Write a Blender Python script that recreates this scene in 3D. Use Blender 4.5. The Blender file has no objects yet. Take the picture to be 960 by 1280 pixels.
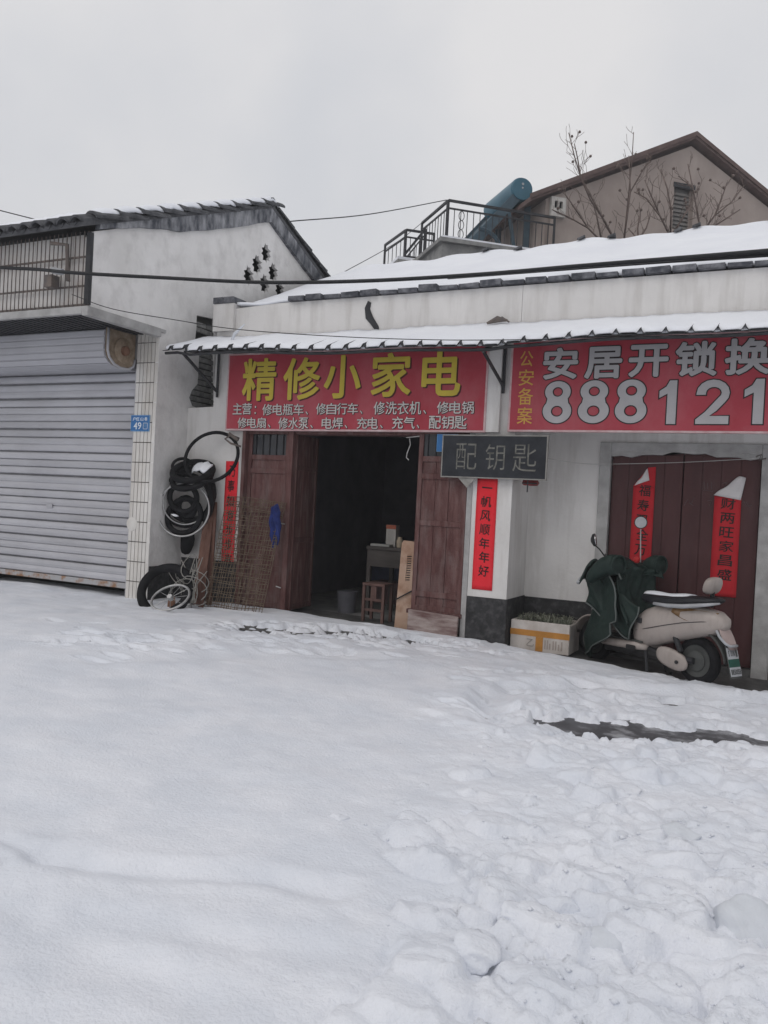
import bpy, bmesh, math, random
import numpy as np
from mathutils import Vector, Matrix
from mathutils.geometry import tessellate_polygon
random.seed(7); rng = np.random.default_rng(7)
scene = bpy.context.scene
COL = scene.collection
R = math.radians

# ------------------------------------------------------------------ camera
YAW, PITCH, ROLL = R(26.3), R(-0.5), 0.052
CAM = Vector((0.0, -8.092, 1.4)); FPX = 1030.0
_F = Vector((-math.sin(YAW)*math.cos(PITCH), math.cos(YAW)*math.cos(PITCH), math.sin(PITCH)))
_r = Vector((math.cos(YAW), math.sin(YAW), 0)); _u = _r.cross(_F)
_R2 = _r*math.cos(ROLL) + _u*math.sin(ROLL); _U2 = -_r*math.sin(ROLL) + _u*math.cos(ROLL)
cd = bpy.data.cameras.new('camera'); cam = bpy.data.objects.new('camera', cd); COL.objects.link(cam)
m = Matrix.Identity(4)
for i in range(3):
    m[i][0], m[i][1], m[i][2], m[i][3] = _R2[i], _U2[i], -_F[i], CAM[i]
cam.matrix_world = m
cd.sensor_fit = 'HORIZONTAL'; cd.sensor_width = 36.0; cd.lens = FPX/960*36
cd.clip_start = 0.05; cd.clip_end = 3000
scene.camera = cam

# ------------------------------------------------------------------ sky, sun, exposure (overcast winter day)
w = bpy.data.worlds.new("World"); scene.world = w; w.use_nodes = True
nt = w.node_tree; nt.nodes.clear()
out = nt.nodes.new('ShaderNodeOutputWorld'); bg = nt.nodes.new('ShaderNodeBackground')
sky = nt.nodes.new('ShaderNodeTexSky'); sky.sky_type = 'NISHITA'; sky.sun_disc = False
SUN_EL, SUN_ROT = R(48), R(200)
sky.sun_elevation = SUN_EL; sky.sun_rotation = SUN_ROT; sky.dust_density = 6; sky.air_density = 1.5
mul = nt.nodes.new('ShaderNodeMix'); mul.data_type = 'RGBA'; mul.blend_type = 'MULTIPLY'; mul.inputs[0].default_value = 1
mul.inputs[7].default_value = (0.1, 0.1, 0.1, 1)
nt.links.new(sky.outputs[0], mul.inputs[6])
# cloud deck: even pale grey with a very soft structure
tc = nt.nodes.new('ShaderNodeTexCoord'); nz = nt.nodes.new('ShaderNodeTexNoise')
nz.inputs['Scale'].default_value = 2.2; nz.inputs['Detail'].default_value = 4; nz.inputs['Roughness'].default_value = 0.55
nt.links.new(tc.outputs['Generated'], nz.inputs['Vector'])
rp = nt.nodes.new('ShaderNodeValToRGB')
rp.color_ramp.elements[0].position = 0.34; rp.color_ramp.elements[0].color = (0.66, 0.675, 0.715, 1)
rp.color_ramp.elements[1].position = 0.66; rp.color_ramp.elements[1].color = (0.81, 0.80, 0.805, 1)
nt.links.new(nz.outputs['Fac'], rp.inputs['Fac'])
mx = nt.nodes.new('ShaderNodeMix'); mx.data_type = 'RGBA'; mx.inputs[0].default_value = 0.93
nt.links.new(mul.outputs[2], mx.inputs[6]); nt.links.new(rp.outputs[0], mx.inputs[7])
nt.links.new(mx.outputs[2], bg.inputs['Color']); bg.inputs['Strength'].default_value = 1.0
nt.links.new(bg.outputs[0], out.inputs[0])
sd = bpy.data.lights.new('sun', 'SUN'); sd.energy = 0.5; sd.angle = R(40); sd.color = (1, 0.97, 0.94)
sun = bpy.data.objects.new('sun', sd); COL.objects.link(sun)
sdir = Vector((math.sin(SUN_ROT)*math.cos(SUN_EL), math.cos(SUN_ROT)*math.cos(SUN_EL), math.sin(SUN_EL)))
sun.rotation_euler = (-sdir).to_track_quat('-Z', 'Y').to_euler(); sun.location = (0, -6, 12)
vs = scene.view_settings
vs.view_transform = 'Standard'; vs.look = 'None'; vs.gamma = 1; vs.use_curve_mapping = False; vs.exposure = 0.0
scene.cycles.max_bounces = 6; scene.cycles.diffuse_bounces = 4

# ------------------------------------------------------------------ pixel -> place helpers (a view ray cut with a real plane)
def ray(px, py): return _F + _R2*((px-480)/FPX) - _U2*((py-640)/FPX)
def aY(px, py, Y): d = ray(px, py); return CAM + d*((Y-CAM.y)/d.y)
def aX(px, py, X): d = ray(px, py); return CAM + d*((X-CAM.x)/d.x)
def aZ(px, py, Z): d = ray(px, py); return CAM + d*((Z-CAM.z)/d.z)
def aD(px, py, D): return CAM + ray(px, py)*D
def aP(px, py, P0, n): d = ray(px, py); return CAM + d*((P0-CAM).dot(n)/d.dot(n))
GZX, GZV = [-12, -5, -2.54, 0, 4], [.07, .065, -.01, -.09, -.15]   # the street falls gently to the right
def gz(x): return float(np.interp(x, GZX, GZV))
def aG(px, py, lift=0.0):                                  # where a view ray meets the sloping street
    P = aZ(px, py, 0)
    for _ in range(12): P = aZ(px, py, gz(P.x)+lift)
    return P

# ------------------------------------------------------------------ mesh helpers
class MB:
    def __init__(s): s.v = []; s.f = []
    def add(s, vs, fs):
        o = len(s.v); s.v += [tuple(p) for p in vs]; s.f += [tuple(i+o for i in q) for q in fs]; return s
    def box(s, x0, x1, y0, y1, z0, z1):
        return s.add([(x0,y0,z0),(x1,y0,z0),(x1,y1,z0),(x0,y1,z0),(x0,y0,z1),(x1,y0,z1),(x1,y1,z1),(x0,y1,z1)],
                     [(0,3,2,1),(4,5,6,7),(0,1,5,4),(1,2,6,5),(2,3,7,6),(3,0,4,7)])
    def obox(s, c, ax, ay, az):                             # oriented box: centre and three half-axes
        c, ax, ay, az = map(Vector, (c, ax, ay, az)); p = []
        for k in (-1, 1):
            for i, j in ((-1,-1),(1,-1),(1,1),(-1,1)): p.append(c+ax*i+ay*j+az*k)
        return s.add(p, [(0,3,2,1),(4,5,6,7),(0,1,5,4),(1,2,6,5),(2,3,7,6),(3,0,4,7)])
    def plank(s, a, b, wdir, wd, th):                       # a board from a to b
        a, b = Vector(a), Vector(b); d = b-a; wv = Vector(wdir); wv = (wv-d*(wv.dot(d)/d.length_squared)).normalized()
        t = d.cross(wv).normalized(); return s.obox((a+b)/2, d/2, wv*wd/2, t*th/2)
    def plate(s, loops, fn, t0, t1):                        # polygon (outer, holes...) in a plane, given thickness; fn(a,b,t)->xyz
        tri = tessellate_polygon([[Vector((p[0], p[1], 0)) for p in l] for l in loops])
        flat = [p for l in loops for p in l]; n = len(flat)
        vs = [fn(p[0], p[1], t0) for p in flat]+[fn(p[0], p[1], t1) for p in flat]; fs = []
        for t in tri: fs.append(tuple(t)); fs.append(tuple(i+n for i in reversed(t)))
        o = 0
        for l in loops:
            k = len(l)
            for i in range(k): j = (i+1) % k; fs.append((o+i, o+j, o+j+n, o+i+n))
            o += k
        return s.add(vs, fs)
    def tube(s, pts, r, n=8, closed=False, cap=True):
        pts = [Vector(p) for p in pts]; k = len(pts); rs = r if isinstance(r, (list, tuple)) else [r]*k
        vs = []; up = None
        for i, p in enumerate(pts):
            a = pts[(i-1) % k] if (closed or i > 0) else p; b = pts[(i+1) % k] if (closed or i < k-1) else p
            t = (b-a).normalized()
            if up is None: up = Vector((0,0,1)) if abs(t.z) < .9 else Vector((1,0,0))
            sx = t.cross(up)
            if sx.length < 1e-4: sx = t.orthogonal()
            sx.normalize(); up = sx.cross(t).normalized()
            for j in range(n):
                q = 2*math.pi*j/n; vs.append(p+(sx*math.cos(q)+up*math.sin(q))*rs[i])
        fs = []
        for i in range(k if closed else k-1):
            for j in range(n):
                a = i*n+j; b = i*n+(j+1) % n; c = ((i+1) % k)*n+(j+1) % n; d = ((i+1) % k)*n+j
                fs.append((a, b, c, d))
        if cap and not closed: fs.append(tuple(range(n-1, -1, -1))); fs.append(tuple((k-1)*n+j for j in range(n)))
        return s.add(vs, fs)
    def ring(s, c, nrm, R_, r, n=40, m_=8, sq=1.0, wob=0.0):    # tyre or hoop; sq = squash of the second axis
        c, nrm = Vector(c), Vector(nrm).normalized(); a = nrm.orthogonal().normalized(); b = nrm.cross(a)
        if abs(a.z) > abs(b.z): a, b = b, -a
        pts = [c+a*math.cos(2*math.pi*i/n)*(R_*(1+wob*math.sin(4*math.pi*i/n+1)))+b*math.sin(2*math.pi*i/n)*R_*sq for i in range(n)]
        return s.tube(pts, r, m_, closed=True)
    def lathe(s, prof, c, axis, n=24):
        c, ax = Vector(c), Vector(axis).normalized(); a = ax.orthogonal().normalized(); b = ax.cross(a); vs = []
        for r, h in prof:
            for j in range(n):
                q = 2*math.pi*j/n; vs.append(c+ax*h+(a*math.cos(q)+b*math.sin(q))*r)
        fs = [(i*n+j, i*n+(j+1) % n, (i+1)*n+(j+1) % n, (i+1)*n+j) for i in range(len(prof)-1) for j in range(n)]
        fs.append(tuple(range(n-1, -1, -1))); fs.append(tuple((len(prof)-1)*n+j for j in range(n)))
        return s.add(vs, fs)
    def grid(s, fn, us, vs_):
        P = [fn(u, v) for v in vs_ for u in us]; n = len(us)
        return s.add(P, [(j*n+i, j*n+i+1, (j+1)*n+i+1, (j+1)*n+i) for j in range(len(vs_)-1) for i in range(n-1)])
    def shell(s, fn, us, vs_, off):                         # grid with thickness: off = vector
        off = Vector(off); n, mm = len(us), len(vs_)
        A = [Vector(fn(u, v)) for v in vs_ for u in us]; o = n*mm
        g = [(j*n+i, j*n+i+1, (j+1)*n+i+1, (j+1)*n+i) for j in range(mm-1) for i in range(n-1)]
        rim = [i for i in range(n)]+[j*n+n-1 for j in range(1, mm)]+[(mm-1)*n+i for i in range(n-2, -1, -1)]+[j*n for j in range(mm-2, 0, -1)]
        fs = g+[tuple(i+o for i in reversed(q)) for q in g]
        for i in range(len(rim)): a, b = rim[i], rim[(i+1) % len(rim)]; fs.append((b, a, a+o, b+o))
        return s.add(A+[p+off for p in A], fs)
    def loft(s, secs, n=16, e=2.6):                         # secs: (point fn args) list of (c, a, b) superellipse sections
        vs = []
        for c, a, b in secs:
            c, a, b = Vector(c), Vector(a), Vector(b)
            for j in range(n):
                q = 2*math.pi*j/n; co, si = math.cos(q), math.sin(q)
                vs.append(c+a*(math.copysign(abs(co)**(2/e), co))+b*(math.copysign(abs(si)**(2/e), si)))
        k = len(secs)
        fs = [(i*n+j, i*n+(j+1) % n, (i+1)*n+(j+1) % n, (i+1)*n+j) for i in range(k-1) for j in range(n)]
        fs.append(tuple(range(n-1, -1, -1))); fs.append(tuple((k-1)*n+j for j in range(n)))
        return s.add(vs, fs)
    def mesh(s, name, c=(0,0,0)):
        me = bpy.data.meshes.new(name); c = Vector(c)
        me.from_pydata([tuple(Vector(p)-c) for p in s.v], [], s.f); me.update()
        bm = bmesh.new(); bm.from_mesh(me); bmesh.ops.recalc_face_normals(bm, faces=bm.faces); bm.to_mesh(me); bm.free()
        return me

WL = {}                                                     # world origin of every object (nothing is rotated by its parent)
def tag(o, label=None, cat=None, group=None, kind=None):
    if label: o['label'] = label
    if cat: o['category'] = cat
    if group: o['group'] = group
    if kind: o['kind'] = kind
    return o
def link(o, parent, c):
    COL.objects.link(o); c = Vector(c); WL[o.name] = c
    if parent is not None: o.parent = parent; o.location = c-WL[parent.name]
    else: o.location = c
    return o
def thing(name, label, cat, loc, group=None):
    o = bpy.data.objects.new(name, None); o.empty_display_size = .2
    link(o, None, loc); return tag(o, label, cat, group)
def part(name, mb, mat, parent=None, smooth=False, bev=0.0, sub=0):
    if mb.v:
        a = np.array([tuple(p) for p in mb.v]); lo, hi = a.min(0), a.max(0); c = ((lo[0]+hi[0])/2, (lo[1]+hi[1])/2, lo[2])
    me = mb.mesh(name, c); me.materials.append(mat); o = bpy.data.objects.new(name, me); link(o, parent, c)
    if smooth:
        me.polygons.foreach_set('use_smooth', [True]*len(me.polygons))
        if smooth == 'auto':
            me.set_sharp_from_angle(angle=R(40))
    if bev: bv = o.modifiers.new('bevel', 'BEVEL'); bv.width = bev; bv.segments = 2; bv.limit_method = 'ANGLE'
    if sub: sb = o.modifiers.new('sub', 'SUBSURF'); sb.levels = sub; sb.render_levels = sub
    return o
def inst(name, me, parent, c, rot=None, scale=None):        # a piece that shares its mesh with its fellows
    o = bpy.data.objects.new(name, me); link(o, parent, c)
    if rot: o.rotation_euler = rot
    if scale: o.scale = scale
    return o

# ------------------------------------------------------------------ materials
def mat(name, col, rough=.8, var=.18, scale=6, col2=None, lo=.35, hi=.7, bump=.25, bscale=70, metal=0, stretch=(1,1,1),
        spec=.3, rand=0.0, dirt=None, dirt_scale=2.0, dirt_amt=.5, dirt_stretch=(1,1,.25), coat=0):
    M_ = bpy.data.materials.new(name); M_.use_nodes = True; t = M_.node_tree; N, L = t.nodes, t.links
    b = N['Principled BSDF']; b.inputs['Roughness'].default_value = rough; b.inputs['Metallic'].default_value = metal
    b.inputs['Specular IOR Level'].default_value = spec; b.inputs['Coat Weight'].default_value = coat
    g = N.new('ShaderNodeNewGeometry')
    def noise(sc, st, det=5):
        mp = N.new('ShaderNodeMapping'); mp.inputs['Scale'].default_value = st; L.new(g.outputs['Position'], mp.inputs['Vector'])
        n_ = N.new('ShaderNodeTexNoise'); n_.inputs['Scale'].default_value = sc; n_.inputs['Detail'].default_value = det; n_.inputs['Roughness'].default_value = .6
        L.new(mp.outputs[0], n_.inputs['Vector']); return n_
    n1 = noise(scale, stretch); rp_ = N.new('ShaderNodeValToRGB'); e = rp_.color_ramp.elements
    c2 = col2 or tuple(min(1, x*(1+var)) for x in col); c1 = col if col2 else tuple(x*(1-var) for x in col)
    e[0].position, e[1].position = lo, hi; e[0].color = (*c1, 1); e[1].color = (*c2, 1)
    L.new(n1.outputs['Fac'], rp_.inputs['Fac']); cur = rp_.outputs[0]
    if dirt:
        n2 = noise(dirt_scale, dirt_stretch, 7); r2_ = N.new('ShaderNodeMapRange'); r2_.inputs[1].default_value = .48; r2_.inputs[2].default_value = .78
        r2_.inputs[4].default_value = dirt_amt; L.new(n2.outputs['Fac'], r2_.inputs[0])
        mx_ = N.new('ShaderNodeMix'); mx_.data_type = 'RGBA'; mx_.inputs[7].default_value = (*dirt, 1)
        L.new(r2_.outputs[0], mx_.inputs[0]); L.new(cur, mx_.inputs[6]); cur = mx_.outputs[2]
    if rand:
        oi = N.new('ShaderNodeObjectInfo'); mr = N.new('ShaderNodeMapRange'); mr.inputs[3].default_value = 1-rand; mr.inputs[4].default_value = 1+rand
        L.new(oi.outputs['Random'], mr.inputs[0]); hs = N.new('ShaderNodeHueSaturation'); L.new(mr.outputs[0], hs.inputs['Value']); L.new(cur, hs.inputs['Color']); cur = hs.outputs[0]
    L.new(cur, b.inputs['Base Color'])
    if bump:
        n3 = noise(bscale, (1,1,1), 4); bp = N.new('ShaderNodeBump'); bp.inputs['Strength'].default_value = bump; bp.inputs['Distance'].default_value = .01
        L.new(n3.outputs['Fac'], bp.inputs['Height']); L.new(bp.outputs[0], b.inputs['Normal'])
    return M_
SN = mat('snow', (.72,.75,.81), .65, col2=(.80,.82,.87), scale=2.2, lo=.38, hi=.62, bump=.75, bscale=60, spec=.25)
SNR = mat('roof_snow', (.78,.80,.85), .65, col2=(.84,.86,.90), scale=2, bump=.25, bscale=25, spec=.25)
ICE = mat('dirty_snow', (.58,.605,.645), .6, col2=(.69,.72,.77), scale=5, bump=.5, bscale=30)
ASPH = mat('wet_asphalt', (.05,.05,.055), .45, col2=(.10,.10,.11), scale=9, bump=.5, bscale=120, dirt=(.60,.61,.64), dirt_scale=6, dirt_amt=.9, dirt_stretch=(1,1,1))
CONC = mat('concrete', (.20,.20,.20), .85, col2=(.33,.33,.32), scale=5, bump=.4, bscale=60)
DCON = mat('dark_wet_concrete', (.06,.06,.06), .6, col2=(.12,.118,.115), scale=6, bump=.4, bscale=60)
WALL = mat('whitewashed_wall', (.62,.605,.59), .85, col2=(.73,.715,.70), scale=1.3, bump=.45, bscale=28, dirt=(.40,.375,.35), dirt_scale=6, dirt_amt=.7, dirt_stretch=(1,1,.13))
WALL2 = mat('flaking_wall', (.68,.665,.65), .88, col2=(.80,.785,.775), scale=1.6, bump=.8, bscale=14, dirt=(.40,.385,.375), dirt_scale=5, dirt_amt=.5, dirt_stretch=(1,1,.8))
BLACKP = mat('black_plinth_paint', (.018,.018,.02), .7, col2=(.05,.05,.052), scale=7, bump=.3, dirt=(.30,.30,.30), dirt_scale=16, dirt_amt=.22, dirt_stretch=(1,1,1))
TILE = mat('white_glazed_tile', (.62,.60,.57), .35, col2=(.72,.70,.67), scale=4, bump=.05, rand=.06, dirt=(.40,.34,.27), dirt_scale=3, dirt_amt=.5)
SBACK = mat('shutter_joint_grey', (.17,.17,.18), .6)
GROUT = mat('dark_grout', (.14,.13,.12), .95)
SHUT = mat('grey_shutter_steel', (.44,.44,.47), .5, col2=(.51,.51,.54), scale=1.5, bump=.06, metal=.1, rand=.08, dirt=(.28,.27,.27), dirt_scale=2, dirt_amt=.5, dirt_stretch=(.3,1,1.5))
RUSTS = mat('rusty_shutter_rail', (.40,.40,.41), .7, col2=(.30,.17,.10), lo=.5, hi=.62, scale=7)
DARKM = mat('dark_grey_metal', (.035,.036,.04), .55, var=.3, metal=.2)
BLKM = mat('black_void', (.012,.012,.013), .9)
GBAR = mat('grey_rusty_bar', (.10,.09,.088), .7, col2=(.17,.135,.115), scale=12)
LOFT = mat('loft_board', (.60,.575,.555), .85, col2=(.70,.68,.66), scale=2, dirt=(.36,.29,.24), dirt_scale=2.2, dirt_amt=.7, dirt_stretch=(1,1,.5))
ROOFT = mat('grey_clay_tile', (.05,.052,.058), .85, col2=(.12,.122,.13), scale=9, bump=.6, bscale=40, rand=.15)
VERGE = mat('weathered_grey_mortar', (.06,.065,.078), .9, col2=(.36,.365,.385), scale=6, lo=.36, hi=.70, bump=.9, bscale=18, stretch=(1,1.5,.6))
BRK = mat('old_grey_brick', (.20,.20,.195), .9, col2=(.36,.355,.345), scale=14, bump=.8, bscale=40, rand=.2)
MORT = mat('dark_mortar', (.06,.058,.056), .95)
COPE = mat('weathered_coping_brick', (.055,.058,.07), .9, col2=(.24,.245,.265), scale=9, lo=.4, hi=.75, bump=.8, bscale=30, rand=.2)
WOOD = mat('old_brown_red_door_wood', (.085,.034,.032), .75, col2=(.18,.095,.088), scale=9, lo=.35, hi=.8, stretch=(2.5,2.5,.35), bump=.5, bscale=50, rand=.12, dirt=(.26,.22,.21), dirt_scale=9, dirt_amt=.45, dirt_stretch=(1,1,.3))
WOODP = mat('worn_patch_board', (.14,.08,.075), .85, col2=(.38,.32,.30), scale=6, lo=.35, hi=.65, stretch=(.5,1,2.5), bump=.6, bscale=40)
BROWN = mat('brown_plank_wood', (.10,.045,.032), .75, col2=(.16,.085,.065), scale=7, stretch=(2,2,.3), bump=.4, rand=.12)
RDOOR = mat('dark_red_door_paint', (.055,.018,.019), .5, col2=(.085,.030,.030), scale=3, stretch=(1,1,.4), bump=.2, bscale=30, dirt=(.10,.06,.06), dirt_scale=6, dirt_amt=.4)
FRAME = mat('grey_cement_frame', (.30,.295,.29), .9, col2=(.46,.455,.45), scale=5, bump=.5)
GLASS = mat('dirty_dark_pane', (.02,.022,.028), .25, var=.4, spec=.5, bump=.05, dirt=(.10,.10,.11), dirt_scale=5, dirt_amt=.5)
ROOM = mat('dark_dirty_room_wall', (.11,.105,.12), .95, col2=(.17,.165,.18), scale=2)
SRED = mat('faded_red_sign_print', (.33,.026,.042), .45, col2=(.42,.055,.08), scale=1.6, lo=.3, hi=.75, bump=.25, bscale=5, dirt=(.52,.24,.26), dirt_scale=1.7, dirt_amt=.38, dirt_stretch=(1,1,.6))
SEDGE = mat('pale_sign_border', (.50,.30,.31), .6, col2=(.62,.50,.50), scale=9)
SYEL = mat('yellow_sign_print', (.56,.44,.055), .5, var=.08, bump=0)
SYEL2 = mat('faded_yellow_print', (.58,.34,.07), .5, var=.08, bump=0)
SSHD = mat('dark_print_shadow', (.07,.012,.012), .5, bump=0)
SBLK = mat('black_print_outline', (.022,.014,.016), .5, bump=0)
SWHT = mat('grey_white_print', (.42,.41,.42), .5, var=.07, bump=0)
SWH2 = mat('small_white_print', (.58,.55,.53), .5, var=.07, bump=0)
BOARD = mat('black_board_paint', (.014,.016,.021), .6, col2=(.03,.033,.04), scale=6, bump=.2)
BFRM = mat('weathered_board_edge', (.22,.215,.20), .8, col2=(.34,.33,.31), scale=10)
CHALK = mat('worn_grey_paint', (.10,.10,.09), .8, col2=(.25,.245,.22), scale=20, bump=0)
PAPER = mat('red_couplet_paper', (.70,.018,.030), .7, col2=(.78,.03,.045), scale=3, bump=.1, bscale=25)
PAPER2 = mat('recess_shaded_red_paper', (.42,.013,.022), .75, col2=(.48,.022,.03), scale=4, bump=.1, bscale=25)  # same red paper, darkened in colour for the shade of the door recess
PBACK = mat('white_paper_back', (.62,.60,.60), .8, var=.06)
INK = mat('black_brush_ink', (.016,.012,.012), .6, bump=0)
BLUEP = mat('blue_plate_enamel', (.035,.16,.40), .4, var=.08, bump=0)
BLUER = mat('pale_blue_rim', (.18,.36,.60), .4, bump=0)
WHTP = mat('white_plate_print', (.75,.80,.85), .5, bump=0)
RUB = mat('black_rubber', (.012,.012,.014), .7, var=.45, bump=.3, bscale=90, spec=.15)
ALU = mat('dull_aluminium_rim', (.42,.42,.42), .4, metal=.7, var=.2, scale=12)
WIRE = mat('galvanised_wire', (.20,.195,.18), .55, metal=.4, col2=(.34,.33,.31), scale=20)
RWIRE = mat('rusty_mesh_wire', (.09,.058,.038), .7, col2=(.19,.15,.11), scale=16)
BCLO = mat('blue_cloth', (.022,.036,.16), .9, var=.3, scale=12)
FOAM = mat('dirty_white_foam', (.48,.44,.41), .85, col2=(.62,.58,.55), scale=6, dirt=(.26,.20,.16), dirt_scale=4, dirt_amt=.6)
TAPE = mat('orange_brown_tape', (.46,.21,.045), .4, var=.15)
SOIL = mat('dark_soil', (.03,.026,.022), .95, bump=.8, bscale=40)
DRY = mat('withered_grass', (.13,.145,.10), .9, col2=(.26,.26,.22), scale=20)
BEIGE = mat('beige_scooter_plastic', (.38,.335,.31), .38, var=.08, scale=3, bump=.03, coat=.15, dirt=(.17,.14,.12), dirt_scale=7, dirt_amt=.6)
GPL = mat('grey_scooter_plastic', (.065,.068,.066), .5, var=.15, bump=.1)
BPL = mat('black_scooter_plastic', (.017,.017,.018), .5, var=.3, bump=.1)
SEATM = mat('black_seat_vinyl', (.02,.02,.024), .45, var=.2)
SILV = mat('frosty_grey_edge', (.40,.41,.43), .6, var=.15)
AMBER = mat('amber_tail_lens', (.22,.13,.06), .2, var=.15, bump=0, spec=.5)
REDL = mat('pale_pink_tail_lens', (.42,.33,.31), .2, var=.12, bump=0, spec=.5)
MIRR = mat('mirror_glass', (.85,.85,.87), .12, metal=1, var=.02, bump=0)
GREEN = mat('dark_green_quilt_vinyl', (.010,.021,.018), .6, col2=(.020,.036,.031), scale=8, bump=.6, bscale=26, spec=.25)
PIPE = mat('grey_quilt_piping', (.10,.115,.11), .6)
PLG = mat('green_plate_print', (.015,.075,.055), .5, bump=0)
BRED = mat('bright_red_plastic', (.45,.03,.03), .4)
BUILD = mat('brown_grey_render', (.30,.25,.225), .9, col2=(.37,.315,.285), scale=1.2, bump=.3, bscale=10, dirt=(.17,.14,.125), dirt_scale=1.2, dirt_amt=.5)
BRICKP = mat('brown_roof_edge', (.10,.066,.06), .85, col2=(.15,.105,.095), scale=6)
TEAL = mat('teal_tank_enamel', (.032,.115,.165), .35, col2=(.05,.15,.21), scale=3, bump=.02)
SLATE = mat('blue_grey_steel', (.05,.085,.11), .5, var=.2)
BARK = mat('bare_branch_bark', (.14,.105,.092), .9, var=.3, scale=14)
AWN = mat('dark_corrugated_sheet', (.035,.036,.040), .6, var=.3, metal=.2)
CABLE = mat('black_cable', (.011,.012,.014), .5, var=.2, bump=0)
STRING = mat('pale_string', (.45,.44,.43), .8, bump=0)
RUSTY = mat('rust_brown_steel', (.14,.07,.045), .85, col2=(.22,.12,.08), scale=9)
CREAM = mat('rusty_cream_enamel', (.42,.27,.19), .55, col2=(.50,.36,.28), scale=3, dirt=(.20,.075,.03), dirt_scale=6, dirt_amt=.95, dirt_stretch=(1,1,.8))
DTBL = mat('dark_table_wood', (.085,.075,.07), .7, var=.3, stretch=(.4,1,1))
STOOL = mat('dark_red_stool_wood', (.13,.075,.065), .7, var=.3)
TAN = mat('worn_tan_bracket', (.17,.12,.075), .85, col2=(.36,.29,.22), scale=9, bump=.6, bscale=40)

# ------------------------------------------------------------------ lettering
_GC = {}
def glyphs(txt, size, offset=0.0, ext=0.002, align='LEFT', spacing=1.0):
    if (txt, size, offset, ext) in _GC: return _GC[(txt, size, offset, ext)]
    cu = bpy.data.curves.new('lettering', 'FONT'); cu.body = txt; cu.size = size; cu.extrude = ext; cu.offset = offset*size
    cu.align_x = align; cu.space_character = spacing; cu.resolution_u = 3
    o = bpy.data.objects.new('lettering', cu); COL.objects.link(o)
    dg = bpy.context.evaluated_depsgraph_get(); dg.update()
    me = bpy.data.meshes.new_from_object(o.evaluated_get(dg))
    V = [tuple(v.co) for v in me.vertices]; Fc = [tuple(p.vertices) for p in me.polygons]
    bpy.data.objects.remove(o); bpy.data.curves.remove(cu); bpy.data.meshes.remove(me)
    _GC[(txt, size, offset, ext)] = (np.array(V) if V else np.zeros((0,3)), Fc)
    return _GC[(txt, size, offset, ext)]
def fit_text(mb, txt, p00, p10, p01, lift, offset=0.0, ext=.0012, nrm=(0,-1,0), shift=(0,0)):
    """each character squeezed into its own cell of the frame p00 (lower left), p10 (lower right), p01 (upper left)"""
    p00, p10, p01, nrm = map(Vector, (p00, p10, p01, nrm)); ux = p10-p00; uy = p01-p00; n = len(txt)
    for i, ch in enumerate(txt):
        if ch == ' ': continue
        V, Fc = glyphs(ch, 1.0, 0.0, 0.0)
        if len(V) == 0: continue
        lo, hi = V.min(0), V.max(0)
        Vb, Fb = glyphs(ch, 1.0, offset, 1.0)
        cjk = ord(ch) > 0x2e00 and ch not in '：、。'
        if cjk: bx0, bx1, by0, by1 = 0.02, 0.98, -.10, .86
        if cjk and hi[0]-lo[0] > .55: bx0, bx1, by0, by1 = lo[0]-.03, hi[0]+.03, min(lo[1], -.05), max(hi[1], .80)
        if not cjk: bx0, bx1, by0, by1 = (lo[0]-.04, hi[0]+.04, lo[1], hi[1]) if ch.isdigit() else (0, 1, -.1, .86)
        P = []
        for x, y, z in Vb:
            a = (i+(x-bx0)/(bx1-bx0))/n; b_ = (y-by0)/(by1-by0)
            P.append(p00+ux*a+uy*b_+nrm*(lift+ext*(z+1)/2)+Vector((shift[0], 0, shift[1])))
        mb.add(P, Fb)
    return mb

# ================================================================== SETTING: street, snow
def vnoise(x, y, seed):
    xi = np.floor(x).astype(np.int64); yi = np.floor(y).astype(np.int64); fx = x-xi; fy = y-yi
    fx = fx*fx*fx*(fx*(fx*6-15)+10); fy = fy*fy*fy*(fy*(fy*6-15)+10)
    def h(a, b):
        n = (a*374761393+b*668265263+seed*974634777) & 0xffffffff; n = ((n ^ (n >> 13))*1274126177) & 0xffffffff
        return ((n ^ (n >> 16)) & 0xffff)/65535.0
    return (h(xi,yi)*(1-fx)+h(xi+1,yi)*fx)*(1-fy)+(h(xi,yi+1)*(1-fx)+h(xi+1,yi+1)*fx)*fy
def fbm(x, y, seed, o=4, g=.5):
    s = 0; a = 1; t = 0
    for k in range(o): s = s+a*(vnoise(x*2**k, y*2**k, seed+k)-.5); t += a; a *= g
    return s/t
def sm(x, a, b): t = np.clip((x-a)/(b-a), 0, 1); return t*t*(3-2*t)
def axis(dense):                                            # dense spans plus growing steps out to the horizon
    a = []
    for s, e, st in dense: a += list(np.arange(s, e, st))
    a.append(dense[-1][1]); lo, hi = [], []; st = .08; p = a[0]
    while p > -350: p -= st; lo.append(p); st *= 1.28
    st = .08; p = a[-1]
    while p < 350: p += st; hi.append(p); st *= 1.28
    return np.array(lo[::-1]+a+hi)
xs = axis([(-11, -3.2, .035), (-3.2, .7, .0125)]); ys = axis([(-6.9, -2.6, .0125), (-2.6, .9, .025)])
X, Y = np.meshgrid(xs, ys); BASE = np.interp(X, GZX, GZV)
far = np.clip(1-np.hypot(X+4, Y+3)/14, 0, 1)
T = .055+.05*fbm(X*.8, Y*.8, 3, 4)+.022*fbm(X*3.5, Y*3.5, 9, 4)+.02*fbm(X*.35, Y*1.1, 5, 3)
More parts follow.
